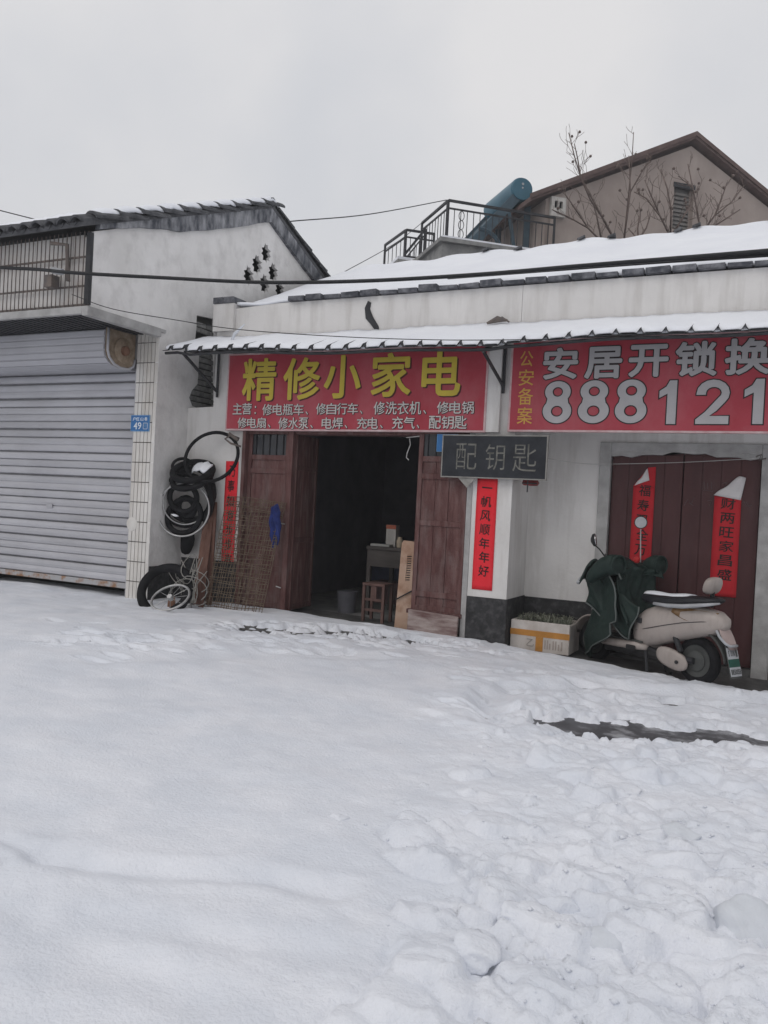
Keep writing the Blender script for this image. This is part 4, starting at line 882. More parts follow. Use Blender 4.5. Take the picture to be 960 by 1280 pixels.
tag(part('hanging_wire', MB().tube([aY(512,548,.02),aY(513,556,.02),aY(509,566,.02),aY(508,572,.02),aY(511,575,.02)], .006, 5).tube([aY(508,547,.02),aY(527,545,.02)], .006, 5), STRING), 'thin pale wire dangling from the top of the open doorway', 'wire')
P = aY(655, 603, -.03); tag(part('red_lantern', MB().lathe([(.0,-.03),(.07,-.025),(.09,0),(.075,.03),(.02,.045)], (P.x+.03,.1,P.z), (0,0,1), 14), mat('dull_red_cap', (.22,.04,.04), .6), smooth='auto'), 'dull red rounded cap under the black key board', 'lantern')
tag(part('board_bracket', MB().tube([(-2.38,-.07,1.72),(-2.38,-.07,1.60)], .007, 5).tube([(-2.44,-.07,1.69),(-2.30,-.02,1.69)], .007, 5), DARKM), 'small dark hook below the right end of the key board', 'hook')

# ================================================================== FOAM BOX
A = aG(638, 809, 0.0); t = thing('foam_box', 'dirty white foam box with orange tape and withered plants by the pillar', 'planter', (-2.23,.33,gz(-2.2)))
x0, x1, y0, y1, z0, z1 = -2.535, -1.925, .12, .56, gz(-2.2)+.008, gz(-2.2)+.315
out_ = MB().box(x0,x1,y0,y0+.035,z0,z1).box(x0,x1,y1-.035,y1,z0,z1).box(x0,x0+.035,y0+.035,y1-.035,z0,z1).box(x1-.035,x1,y0+.035,y1-.035,z0,z1-.012).box(x0+.03,x1-.03,y0+.03,y1-.03,z0+.002,z0+.05)
part('box_body', out_, FOAM, t, bev=.008)
part('tape', MB().box(x0-.002,x1+.002,y0-.003,y0+.002,z0+.155,z0+.215).box(x0+.27,x0+.345,y0-.0045,y0,z0+.01,z0+.154), TAPE, t)
mb = MB(); fit_text(mb, '乙', (x0+.175,y0,z0+.05), (x0+.255,y0,z0+.05), (x0+.175,y0,z0+.13), .003, .0, .001); part('marking', mb, mat('faded_marker', (.26,.24,.22), .8, bump=0), t)
mb = MB()
for i, q in enumerate((.36,.385,.41,.445,.47,.50,.53)): mb.box(x0+q, x0+q+.014, y0-.003, y0-.0005, z0+.04, z0+.13-.03*(i % 3 == 2))
part('marking', mb, mat('faded_print', (.36,.31,.28), .8, bump=0), t)
part('soil', MB().box(x0+.036,x1-.036,y0+.036,y1-.036,z0+.2,z0+.27), SOIL, t)
mb = MB(); rr = random.Random(8)
for i in range(420):
    x, yv = rr.uniform(x0+.045,x1-.04), rr.uniform(y0+.05,y1-.04); a = rr.uniform(0,6.3); ln_ = rr.uniform(.05,.12); bx_ = .05*math.cos(a)+.03; by_ = .05*math.sin(a)-.02; wv = Vector((math.sin(a),-math.cos(a),0))*.004
    b = Vector((x,yv,z0+.27)); mdl = b+Vector((bx_*.5,by_*.5,ln_*.8)); tp = b+Vector((bx_*1.6,by_*1.6,ln_*.62))
    mb.add([b-wv,b+wv,mdl+wv,mdl-wv,tp], [(0,1,2,3),(3,2,4)])
g_ = part('withered_plants', mb, DRY, t); g_['kind'] = 'stuff'

# ================================================================== SCOOTER
RC = aG(872, 856, .02); HD = Vector((-.86, .51, 0)).normalized(); LF = Vector((-HD.y, HD.x, 0)); LF = LF if LF.y < 0 else -LF
SZ = RC.z
def S(x, y, z): return RC+HD*x+LF*y+Vector((0,0,z))
def SV(x, y, z): return HD*x+LF*y+Vector((0,0,z))
sc = thing('scooter', 'beige electric scooter parked before the dark red door', 'scooter', (RC.x, RC.y, SZ))
def wheel(x, R_, fz_=None):
    c = S(x, 0, R_); wh = part('wheel', MB().lathe([(R_*.62,-.04),(R_*.66,-.045),(R_*.66,.045),(R_*.62,.04)], c, LF, 28), ALU if False else GPL, sc, smooth='auto')
    part('tyre', MB().ring(c, LF, R_-.048, .048, 40, 10), RUB, wh, smooth=True)
    part('hub', MB().lathe([(.09,-.03),(.10,.0),(.09,.05),(.05,.06)], c, LF, 20), GPL, wh, smooth='auto')
    for i in range(5):
        q = 2*math.pi*i/5; d = SV(math.cos(q), 0, math.sin(q)); part('spoke', MB().plank(c+d*.06, c+d*R_*.66, LF, .04, .03), GPL, wh)
wheel(0, .215); wheel(1.20, .205)
def bsec(x, z0, z1, hw, e=0): return (S(x, 0, (z0+z1)/2), SV(0, hw, 0), SV(0, 0, (z1-z0)/2))
body = part('rear_body', MB().loft([bsec(-.27,.55,.58,.03), bsec(-.25,.52,.63,.07), bsec(-.18,.47,.675,.105), bsec(-.04,.43,.695,.135), bsec(.10,.385,.695,.155), bsec(.25,.335,.685,.16), bsec(.42,.275,.66,.155), bsec(.54,.25,.61,.15), bsec(.63,.26,.54,.13), bsec(.66,.30,.48,.10)], 24, 2.8), BEIGE, sc, smooth=True)
part('badge', MB().loft([(S(.55,.148+.004*k,.50), SV(.028,0,.004), SV(0,0,.026)) for k in range(3)], 12, 4), DARKM, body)
am = MB()
def bodypt(x, z, out): return S(x, out, z)
am.shell(lambda u, v: S(.20-.40*u, (.150-.075*u*u-.03*v)+.008, .625+.055*v-.045*(1-v)*math.sin(math.pi*u)*1.2-.015*u), list(np.linspace(0,1,10)), [0,.5,1], SV(0,-.02,0)); part('side_lens', am, AMBER, body, smooth=True)
sk = part('floor_board', MB().loft([(S(x,0,zc), SV(0,hw,0), SV(0,0,hh)) for x, zc, hw, hh in ((.50,.25,.13,.03),(.60,.255,.155,.045),(.80,.245,.16,.045),(1.0,.24,.15,.045),(1.06,.25,.13,.03))], 16, 4), BEIGE, sc, smooth=True)
part('floor_mat', MB().loft([(S(.52+.5*i/4,0,.298), SV(0,.145,0), SV(0,0,.010)) for i in range(5)], 12, 5), GPL, sc)
part('side_slot', MB().loft([(S(.63,.155+.006*k,.235), SV(.055,0,0), SV(0,0,.022)) for k in range(2)], 14, 5), BPL, sc)
part('panel_seam', MB().tube([S(x, hw, z) for x, hw, z in ((.60,.135,.40),(.45,.157,.44),(.25,.163,.50),(.08,.157,.545),(-.08,.128,.575),(-.20,.09,.59))], .0035, 5), DARKM, body)
part('brake_cable', MB().tube([S(.90,.20,1.0),S(1.0,.16,1.08),S(1.06,.06,1.02),S(1.05,.04,.9)], .006, 5), BPL, sc, smooth=True)
# seat with frosted edges, backrest
seat = part('seat', MB().loft([(S(x,0,zc), SV(0,hw,0), SV(0,0,hh)) for x, zc, hw, hh in ((.62,.70,.04,.02),(.59,.705,.09,.04),(.45,.70,.125,.05),(.25,.705,.14,.055),(.05,.735,.145,.05),(-.12,.755,.12,.035),(-.19,.77,.06,.015))], 18, 3), SEATM, sc, smooth=True)
part('seat_snow', MB().shell(lambda u, v: S(.60-.50*u, .085*v*(.6+.5*u), .745+.02*u+.022*(1-v*v)+.006*math.sin(9*u)), list(np.linspace(0,1,14)), list(np.linspace(-1,1,7)), (0,0,-.012)), SNR, seat, smooth=True)
part('seat_trim', MB().tube([S(.40,.148,.675),S(.25,.158,.675),S(.08,.165,.69),S(-.06,.158,.715),S(-.16,.125,.735),S(-.22,.06,.75)], [.014,.018,.02,.018,.014,.008], 8), SILV, seat, smooth=True)
br_ = part('backrest', MB().loft([(S(-.06-.012*k,0,.89), SV(0,.105*q,0), SV(-.02*q,0,.078*q)) for k, q in ((0,.75),(1,.95),(2,1),(4,1),(5,.95),(6,.8))], 22, 2.6), BEIGE, sc, smooth=True)
part('backrest_stem', MB().tube([S(-.09,0,.70),S(-.10,0,.84)], .02, 8), BPL, sc)
# rear fender, lamp, plate, drive cover
part('rear_fender', MB().shell(lambda u, v: S(.30*math.cos(u)-.0, v*.075, .215+.30*math.sin(u)), list(np.linspace(1.15,3.0,16)), [-1,-.5,0,.5,1], (0,0,-.02)), GPL, sc, smooth=True)
tl = part('tail_lamp', MB().loft([(S(-.235-.035*k,0,.525-.055*k), SV(0,.085*q,0), SV(.02,0,.04*q)) for k, q in ((0,.75),(.5,1),(1,1),(1.7,.9),(2.4,.7))], 16, 3), REDL, sc, smooth=True)
part('lamp_trim', MB().tube([S(-.22,.09,.52),S(-.26,.10,.47),S(-.31,.085,.42),S(-.33,.05,.40),S(-.33,-.05,.40)], .012, 7), SILV, tl, smooth=True)
pm_ = thing_pl = part('plate_holder', MB().plank(S(-.30,0,.40), S(-.37,0,.13), LF, .14, .012), GPL, sc)
def pq(u, v): return S(-.302-.065*v-.008, u*.075, .385-.235*v)
def prect(mb, u0, u1, v0, v1, lift=0.0): mb.obox((pq((u0+u1)/2,(v0+v1)/2))+SV(-lift,0,0), (pq(u1,.5)-pq(u0,.5))/2, (pq(0,v1)-pq(0,v0))/2, SV(-.001,0,0))
m_ = MB(); prect(m_, -1, 1, 0, .40); prect(m_, -1, 1, .68, 1.0); part('licence_plate', m_, SILV, pm_)
m_ = MB(); prect(m_, -1, 1, .40, .68); part('plate_band', m_, PLG, pm_)
m_ = MB(); fit_text(m_, 'SUN1', pq(.85,.32)+SV(-.003,0,0), pq(-.85,.32)+SV(-.003,0,0), pq(.85,.06)+SV(-.003,0,0), .001, .01, .001, nrm=-HD); 
part('plate_lettering', m_, GPL, pm_); m_ = MB(); fit_text(m_, '1150058', pq(.9,.93)+SV(-.003,0,0), pq(-.9,.93)+SV(-.003,0,0), pq(.9,.75)+SV(-.003,0,0), .001, .0, .001, nrm=-HD); part('plate_lettering', m_, GPL, pm_)
part('drive_cover', MB().loft([(S(.21,.07+.02*k,.20), SV(.165*q,0,.035*q), SV(-.012,0,.085*q)) for k, q in ((0,.9),(1,1),(2,1),(2.6,.9),(3,.65))], 24, 2.4), BEIGE, sc, smooth=True)
part('cover_bolt', MB().lathe([(.016,0),(.016,.012)], S(.13,.135,.185), LF, 10), DARKM, sc)
part('swing_arm', MB().tube([S(.55,.05,.24),S(.3,.07,.2),S(0,.075,.215)], .03, 8), DARKM, sc); part('shock', MB().tube([S(.12,.10,.28),S(.22,.11,.48)], .025, 8), DARKM, sc)
for sg_ in (1,-1): part('stand_leg', MB().tube([S(.5,sg_*.10,.22),S(.44,sg_*.14,.02),S(.38,sg_*.14,.015)], .014, 6), DARKM, sc)
part('under_frame', MB().loft([(S(x,0,.19), SV(0,.10,0), SV(0,0,.05)) for x in (.3,.6,.95,1.0)], 12, 4), BPL, sc)
# front
part('leg_shield', MB().loft([(S(1.02+.10*k-.12*k*k,0,.28+.52*k), SV(0,.19-.05*k,0), SV(.035,0,0)) for k in (0,.25,.5,.75,1)], 16, 3), BEIGE, sc, smooth=True)
part('front_fender', MB().shell(lambda u, v: S(1.20+.255*math.cos(u), v*.075, .205+.255*math.sin(u)), list(np.linspace(.2,2.6,14)), [-1,-.5,0,.5,1], (0,0,-.015)), BEIGE, sc, smooth=True)
part('fork', MB().tube([S(1.20,.07,.205),S(1.04,.05,.70)], .02, 8).tube([S(1.20,-.07,.205),S(1.04,-.05,.70)], .02, 8), DARKM, sc)
hb = part('handlebar', MB().tube([S(.82,.33,.985),S(.88,.22,1.0),S(.95,.08,.99),S(.95,-.08,.99),S(.88,-.22,1.0),S(.82,-.33,.985)], .014, 8), DARKM, sc, smooth=True)
for sgn in (1,-1):
    part('grip', MB().tube([S(.81,sgn*.36,.982),S(.86,sgn*.24,1.0)], .019, 8), BPL, hb); part('brake_lever', MB().tube([S(.88,sgn*.22,1.0),S(.93,sgn*.27,.99),S(.90,sgn*.37,.975)], .007, 6), ALU, hb)
part('dash', MB().loft([(S(.93,0,.93+.05*k), SV(0,.12*q,0), SV(.07*q,0,0)) for k, q in ((0,.7),(1,1),(2,.95),(2.6,.6))], 16, 3), BPL, sc, smooth=True)
part('headlamp', MB().lathe([(.05,-.03),(.075,0),(.07,.03),(.04,.04)], S(1.03,0,.97), HD, 18), ALU, sc, smooth='auto')
# right mirror faces the camera, left one is seen edge-on
for sgn, px, py, base, fac in ((-1, 801, 653, S(.88,-.22,1.0), 1), (1, 744, 675, S(.88,.22,1.0), 0)):
    D_ = (S(.85, sgn*.30, 1.2)-CAM).dot(_F); Pm = aD(px, py, D_); nrm = (CAM-Pm).normalized() if fac else (_R2*.9-_F*.35+_U2*.1).normalized()
    mi = part('mirror', MB().lathe([(.02,-.04),(.058,-.02),(.064,0),(.06,.004)], Pm, nrm, 24), BPL, sc, smooth='auto'); part('mirror_glass', MB().lathe([(.055,.0045),(.055,.008)], Pm, nrm, 24), MIRR if not fac else SILV, mi)
    part('mirror_stem', MB().tube([base, base*.3+Pm*.7-Vector((0,0,.02)), Pm-nrm*.03-Vector((0,0,.02))], .006, 6), BPL if not fac else ALU, sc)
part('red_button', MB().lathe([(.03,0),(.035,.02),(.02,.05)], S(.80,-.05,1.03), (-HD*.6+Vector((0,0,.6))), 12), BRED, sc, smooth='auto')
# quilted wind apron over the handlebars
ap = thing('wind_apron', 'dark green quilted wind apron draped over the scooter front', 'apron', S(1.1,0,.05))
prof = [(.78,.93),(.84,1.02),(.95,1.05),(1.06,1.0),(1.14,.86),(1.20,.66),(1.25,.46),(1.28,.26),(1.27,.07)]
pz = lambda v: (float(np.interp(v, np.linspace(0,1,9), [p[0] for p in prof])), float(np.interp(v, np.linspace(0,1,9), [p[1] for p in prof])))
def apron(u, v):
    x, z = pz(v); wd = .29+.04*math.sin(v*3.0)+.03*max(0, v-.35); wrap = (abs(u)**2.2)*(.12+.42*sm(np.array(v), .25, .7).item()*(1 if v < .88 else .85))
    fold = .016*math.sin(u*7+v*4)+.014*math.sin(u*15+v*9)+.010*math.sin(u*4-v*22); sag = -.05*abs(u)*(1-v)*1.2
    return S(x-wrap+fold*(.4+v), u*wd*(1-.10*abs(u)*v), z+sag+.26*max(0, u)**3*v*v+.012*math.sin(u*6+v*11)-(.03*math.sin(3*u+1) if v > .9 else 0))
UU, VV = list(np.linspace(-1,1,40)), list(np.linspace(0,1,44))
part('skirt', MB().shell(apron, UU, VV, SV(-.012,0,-.004)), GREEN, ap, smooth=True)
part('piping', MB().tube([apron(1,v)+LF*.006 for v in VV], .008, 6).tube([apron(u,1) for u in UU], .008, 6), PIPE, ap, smooth=True)
# inner lap flap and two hand muffs
def lap(u, v): return S(.93-.42*v*(1-.25*u*u), .20+.05*u+.06*v*(1-v)-.02*math.sin(v*7), .92-.50*v**.8*(.55+.45*(1-u)/2)-.02*math.sin(u*5+v*4))
lapm = part('side_flap', MB().shell(lambda u, v: S(1.10-.52*v-.06*u*v, .27-.08*v+.018*math.sin(v*9+u*4), (.90-.28*v)+(u-1)*.5*(.30+.02*math.sin(v*8))+.015*math.sin(v*13)), list(np.linspace(-1,1,14)), list(np.linspace(0,1,18)), SV(0,-.012,0)), GREEN, ap, smooth=True)
lf = lambda u, v: S(1.10-.52*v-.06*u*v, .277-.08*v+.018*math.sin(v*9+u*4), (.90-.28*v)+(u-1)*.5*(.30+.02*math.sin(v*8))+.015*math.sin(v*13))
part('piping', MB().tube([lf(-1,v) for v in np.linspace(0,1,18)]+[lf(u,1) for u in np.linspace(-.9,1,8)], .008, 6), PIPE, ap, smooth=True)
part('inner_panel', MB().shell(lambda u, v: S(.74+.05*math.sin(v*4)-.03*u*u-.06*v+.014*math.sin(u*9+v*3)+.010*math.sin(u*17-v*12), .26*u, .98-.50*v-.03*abs(u)), list(np.linspace(-1,1,22)), list(np.linspace(0,1,18)), SV(.015,0,0)), GREEN, ap, smooth=True)
for sgn, rr_ in ((1,.085),(-1,.085)):
    mf = part('hand_muff', MB().loft([(S(.70+.07*k,sgn*(.30+.012*k),1.0+.006*k-.010*k*k), SV(.0,rr_*q*1.15,0), SV(.01,0,rr_*q)) for k, q in ((0,.95),(.3,1.1),(1,1.15),(2,1.1),(3,.95),(4,.7),(4.5,.4))], 18, 2.4), GREEN, ap, smooth=True)
    part('muff_cuff', MB().tube([S(.70, sgn*.30+rr_*1.1*math.cos(a), 1.0+rr_*math.sin(a)) for a in np.linspace(0, 2*math.pi, 24)[:-1]], .011, 6, closed=True), GREEN, mf, smooth=True)
fl_ = part('raised_flap', MB().shell(lambda u, v: S(1.10+.08*v-.04*u*u, .12+.18*u+.06*v, 1.0-.05*v-.20*max(0,v-.3)+.03*math.sin(u*4)), list(np.linspace(-1,1,12)), list(np.linspace(0,1,10)), SV(-.02,0,-.012)), GREEN, ap, smooth=True)
part('flap_edge', MB().tube([S(1.18-.04*u*u, .18+.18*u, .95-.14+.03*math.sin(u*4)) for u in np.linspace(-1,1,12)], .020, 7), SILV, fl_, smooth=True)
part('metal_clip', MB().box(0,0,0,0,0,0) if False else MB().lathe([(.012,-.02),(.016,0),(.012,.02)], S(.80,.12,.93), LF, 8), ALU, ap)

# ================================================================== BUILDING BEHIND, TERRACE, SOLAR HEATER
GD = Vector((math.cos(R(42.6)), math.sin(R(42.6)), 0)); GN = Vector((-GD.y, GD.x, 0))
PK = aD(865, 170, 18.0)
def bp(a, d, z): return PK+GD*a+GN*d+Vector((0,0,z-PK.z))
def bl(px, py, d=0.0): P = aP(px, py, PK+GN*d, GN); return ((P-PK).dot(GD), P.z)
L_, Lz = bl(669, 243); Rz = Lz; R__ = -L_*1.0; pk = PK.z
b = thing('gabled_house', 'brown-grey rendered gabled house rising behind the snowy shop roof', 'house', bp(0, 3, gz(3)))
wx0, wz0 = bl(840, 286); wx1, wz1 = bl(868, 232)
wall = [(L_+.25,-.3),(L_+.25,Lz-.05),(0,pk-.22),(R__-.25,Lz-.05),(R__-.25,-.3)]
part('gable_wall', MB().plate([wall, [(wx0,wz0),(wx0,wz1),(wx1,wz1),(wx1,wz0)]], lambda a, z, t: bp(a, t, z), 0, .25), BUILD, b)
part('side_wall', MB().plate([[(0,-.3),(9,-.3),(9,Lz-.05),(0,Lz-.05)]], lambda a, z, t: bp(L_+.25+t, a+.255, z), 0, .25), BUILD, b)
part('side_wall', MB().plate([[(0,-.3),(9,-.3),(9,Lz-.05),(0,Lz-.05)]], lambda a, z, t: bp(R__-.25-t, a+.255, z), 0, .25), BUILD, b)
for sgn, e in ((-1, L_), (1, R__)):
    q = [(0,pk),(e*1.04,Lz-.02-(pk-Lz)*.04),(e*1.04,Lz-.12-(pk-Lz)*.04),(0,pk-.11)]
    part('roof_slope', MB().plate([q], lambda a, z, t: bp(a, t, z), -.14, 9.4), BRICKP, b)
    q2 = [(0,pk+.035),(e*1.05,Lz-(pk-Lz)*.05+.03),(e*1.05,Lz-.065-(pk-Lz)*.05),(0,pk-.06)]
    part('barge_board', MB().plate([q2], lambda a, z, t: bp(a, t, z), -.18, -.143), BRICKP, b)
wn = part('window', MB().box(0,0,0,0,0,0) if False else MB().plate([[(wx0,wz0),(wx0,wz1),(wx1,wz1),(wx1,wz0)],[(wx0+.05,wz0+.05),(wx0+.05,wz1-.05),(wx1-.05,wz1-.05),(wx1-.05,wz0+.05)]], lambda a, z, t: bp(a, .10+t, z), 0, .06), BUILD, b)
part('pane', MB().plate([[(wx0+.04,wz0+.04),(wx0+.04,wz1-.04),(wx1-.04,wz1-.04),(wx1-.04,wz0+.04)]], lambda a, z, t: bp(a, .13+t, z), 0, .01), mat('grey_pane', (.14,.135,.13), .4), wn)
for i in range(9):
    zz = wz0+.06+(wz1-wz0-.2)*i/9; part('louvre', MB().plate([[(wx0+.05,zz),(wx0+.05,zz+.05),(wx1-.05,zz+.05),(wx1-.05,zz)]], lambda a, z, t: bp(a, .09+t, z), 0, .02), mat('grey_slat', (.17,.16,.15), .7) if i == 0 else bpy.data.materials['grey_slat'], wn)
part('lintel', MB().plate([[(wx0-.02,wz1-.10),(wx0-.02,wz1),(wx1+.02,wz1),(wx1+.02,wz1-.10)]], lambda a, z, t: bp(a, -.015+t, z), 0, .1), DARKM, b)
v0, vz0 = bl(686, 271); v1, vz1 = bl(705, 250)
part('vent_box', MB().plate([[(v0,vz0),(v0,vz1),(v1,vz1),(v1,vz0)],[(v0+.07,vz0+.17),(v0+.07,vz1-.08),(v0+.15,vz1-.08),(v0+.15,vz0+.17)],[(v1-.15,vz0+.17),(v1-.15,vz1-.08),(v1-.07,vz1-.08),(v1-.07,vz0+.17)]], lambda a, z, t: bp(a, -.10+t, z), 0, .09), mat('pale_vent', (.50,.48,.45), .8), b)
part('vent_void', MB().plate([[(v0+.03,vz0+.05),(v0+.03,vz1-.03),(v1-.03,vz1-.03),(v1-.03,vz0+.05)]], lambda a, z, t: bp(a, -.03+t, z), 0, .02), BLKM, b)
part('down_pipe', MB().tube([bp(v0+.05,-.08,vz0-.02),bp(v0+.03,-.08,vz0-.6),bp(v0+.0,-.08,vz0-1.6)], .05, 8), BUILD, b)
# terrace block in front-left of the gable
t0, tz = bl(553, 303, -.35); t1, _z = bl(690, 312, -.35)
te = part('terrace', MB().plate([[(t0,-.3),(t0,tz),(L_+.24,tz),(L_+.24,-.3)]], lambda a, z, t: bp(a, t, z), -.35, 4.0), CONC, b)
part('terrace_edge', MB().plate([[(t0-.08,tz+.002),(t0-.08,tz+.08),(L_+.9,tz+.08),(L_+.9,tz+.002)]], lambda a, z, t: bp(a, t, z), -.45, 4.0), CONC, b)
part('terrace_snow', MB().plate([[(t0-.03,tz+.082),(t0-.03,tz+.13),(L_+.2,tz+.13),(L_+.2,tz+.082)]], lambda a, z, t: bp(a, t, z), -.40, 4.0), SNR, b)
s0, sz_ = bl(492, 327, 1.6)
part('stair_landing', MB().plate([[(s0,-.3),(s0,sz_-.02),(t0-.09,sz_-.02),(t0-.09,-.3)]], lambda a, z, t: bp(a, t, z), 1.3, 3.6), CONC, b)
part('stair_snow', MB().plate([[(s0,sz_-.018),(s0,sz_+.04),(t0-.09,sz_+.04),(t0-.09,sz_-.018)]], lambda a, z, t: bp(a, t, z), 1.3, 3.6), SNR, b)
# railings
def rail(name, label, A, B, h0, h1, n, dz=0.0):
    A, B = Vector(A), Vector(B); t = thing(name, label, 'railing', (A+B)/2, 'steel railings on the terrace behind'); U = Vector((0,0,1))
    part('top_rail', MB().plank(A+U*h1, B+U*h1, U, .045, .045), DARKM, t); part('mid_rail', MB().plank(A+U*(h1-.15), B+U*(h1-.15), U, .03, .03), DARKM, t); part('bottom_rail', MB().plank(A+U*h0, B+U*h0, U, .03, .03), DARKM, t)
    for p in (A, B): part('post', MB().tube([p, p+U*(h1+.01)], .026, 6), DARKM, t)
    for i in range(1, n): p = A+(B-A)*i/n; part('baluster', MB().tube([p+U*h0, p+U*(h1-.15)], .009, 4), DARKM, t)
    return t
rt0, rz0 = bl(558, 303, -.3); _, rz1 = bl(558, 250, -.3); HR = rz1-rz0; re_ = bl(694, 262, -.3)[0]
fr_ = rail('terrace_railing', 'long front railing of the terrace with scroll panel below the solar tank', bp(rt0,-.3,rz0), bp(re_,-.3,rz0), .05, HR, 17)
d0 = rt0+(re_-rt0)*.125
mb = MB()
for zc in (.2,.38,.56):
    mb.tube([bp(d0+.055*math.cos(a), -.3, rz0+zc+.09*math.sin(a)) for a in np.linspace(0, 2*math.pi, 17)[:-1]], .008, 4, closed=True)
part('scroll_panel', mb, DARKM, fr_)
rail('terrace_railing', 'short side railing running back from the terrace corner', bp(rt0,-.26,rz0), bp(rt0-.05,1.15,rz0), .05, HR, 9)
a0, az0 = bl(506, 323, 1.4); a1, _q = bl(541, 325, 1.4); _, az1 = bl(506, 287, 1.4)
rail('terrace_railing', 'low railing of the stair landing left of the terrace', bp(a0,1.4,az0), bp(a1,1.4,az0), .05, az1-az0, 6)
rail('terrace_railing', 'side railing at the far left end of the stair landing', bp(a0,1.45,az0), bp(a0-.12,2.6,az0), .05, az1-az0, 5)
t = thing('stair_rail', 'slanting handrail of the stair beyond the terrace', 'railing', bp(a0+.2,1.9,az0))
q0, q1 = bp(*[bl(506,318,1.9)[0],1.9,bl(506,318,1.9)[1]]), bp(*[bl(532,286,1.9)[0],1.9,bl(532,286,1.9)[1]])
part('hand_rail', MB().plank(q0, q1, (0,0,1), .05, .05), DARKM, t); part('post', MB().tube([q1, q1-Vector((0,0,.75))], .03, 6), DARKM, t); part('lower_rail', MB().plank(q0-Vector((0,0,.12)), q1-Vector((0,0,.12)), (0,0,1), .03, .03), DARKM, t)
for i in range(1, 7): p = q0+(q1-q0)*i/7; part('baluster', MB().tube([p-Vector((0,0,.1)), p-Vector((0,0,.1+.09*i+.05))], .009, 4), DARKM, t)
# solar water heater
so, sz0 = bl(652, 237, .5); t = thing('solar_heater', 'teal solar water heater tank on slanted frame beside the gabled house', 'solar heater', bp(so, 1.2, tz+.13))
TC = bp(so, .5, sz0); tr = .25
tk = part('tank', MB().lathe([(tr-.02,-.02),(tr,0),(tr,1.45),(tr-.02,1.47)], TC, GN, 32), TEAL, t, smooth='auto')
part('end_cap', MB().lathe([(tr-.015,0),(tr-.02,.025),(tr-.06,.03)], TC-GN*.022, -GN, 32), TEAL, tk, smooth='auto'); part('cap_mark', MB().lathe([(.028,0),(.028,.01)], TC-GN*.05+Vector((0,0,.1)), -GN, 8).lathe([(.02,0),(.02,.01)], TC-GN*.05+Vector((0,0,.02)), -GN, 8), SILV, tk)
fb, fbz = bl(583, 305, .55); lo = bp(fb, .55, tz+.2); hi_ = TC+GD*-.05+Vector((0,0,-.10))
for dd in (.0, 1.5): part('side_bar', MB().plank(lo+GN*dd, hi_+GN*dd, (0,0,1), .20, .06), SLATE, t)
for i in range(14): part('glass_tube', MB().tube([lo+GN*(.10+.10*i)+Vector((0,0,.05)), hi_+GN*(.10+.10*i)], .028, 8), SLATE, t, smooth=True)
part('bottom_bar', MB().plank(lo, lo+GN*1.5, (0,0,1), .09, .08), SLATE, t)
for dd in (0, 1.5):
    p = TC+GD*.16+GN*dd; part('leg', MB().plank(p, Vector((p.x,p.y,tz+.13)), GD, .13, .05), SLATE, t)
    c0 = TC+GD*-.75+GN*dd; part('arch_strut', MB().tube([Vector((*(TC+GD*(-.62+.62*math.sin(a)*.9-.30)+GN*dd).xy, tz+.15+.55*math.cos(a))) for a in np.linspace(0, 1.57, 12)], .045, 6), SLATE, t)
    part('brace', MB().plank(TC+GD*-.3+GN*dd-Vector((0,0,.35)), Vector((*(TC+GD*-.05+GN*dd).xy, tz+.15)), GD, .07, .04), SLATE, t)

# ================================================================== BARE TREES
def bare_tree(label, limbs, D, seed, tw=3):
    rr = random.Random(seed); base = aD(*limbs[0][0], D); g0 = Vector((base.x, base.y, gz(base.x)))
    t = thing('bare_tree', label, 'tree', g0, 'bare shrubby trees behind the shop roof'); tr_ = MB(); cr = MB()
    tr_.tube([g0, g0*.5+base*.5+Vector((.1,.05,0)), base], [.06,.045,.03], 8)
    def twig(p, d, ln, r, dep):
        pts = [p]; q = p.copy(); dd = d.copy(); n = 5
        for i in range(n):
            dd = (dd+Vector((rr.gauss(0,.16), rr.gauss(0,.16), rr.gauss(.07,.10)))).normalized(); q = q+dd*ln/n; pts.append(q.copy())
            if dep > 0 and i >= 1 and rr.random() < .62:
                sd_ = (dd+Vector((rr.gauss(0,.7), rr.gauss(0,.7), rr.gauss(.25,.35)))).normalized(); twig(q, sd_, ln*rr.uniform(.45,.75), r*.6, dep-1)
        cr.tube(pts, [max(.0035, r*(1-.65*i/n)) for i in range(n+1)], 5)
        if dep == 0 and rr.random() < .10: cr.lathe([(.0,-.02),(.03,0),(.02,.03)], q, (0,0,1), 6)
    for L in limbs:
        pts = [aD(px, py, D+(.25*math.sin(i+seed) if i else 0)) for i, (px, py) in enumerate(L)]; n = len(pts); r0 = .018 if len(L) > 2 else .013
        tr_.tube([base]+pts if (pts[0]-base).length > .01 else pts, [r0*(1-.7*i/(n+1)) for i in range(n+1 if (pts[0]-base).length > .01 else n)], 6)
        for i in range(1, n):
            for k in range(tw):
                f = rr.random(); p = pts[i-1]*(1-f)+pts[i]*f; d = ((pts[i]-pts[i-1]).normalized()+Vector((rr.gauss(0,.6), rr.gauss(0,.6), rr.gauss(.12,.3)))).normalized(); twig(p, d, rr.uniform(.15,.5)*(.5 if i == n-1 else 1), .005, 1)
    part('trunk', tr_, BARK, t, smooth=True); part('crown', cr, BARK, t, smooth=True)
bare_tree('leftmost bare tree leaning towards the solar tank with two tall tips', [[(768,300),(757,278),(738,250),(726,222),(718,195),(711,166)],[(768,300),(748,262),(735,240)],[(726,222),(722,198),(718,180)]], 15.5, 1)
bare_tree('low bare shrub sprawling left below the vent box', [[(752,302),(735,285),(722,265),(708,245)],[(752,302),(748,280),(744,262)],[(735,285),(712,272),(690,262)]], 15.0, 2)
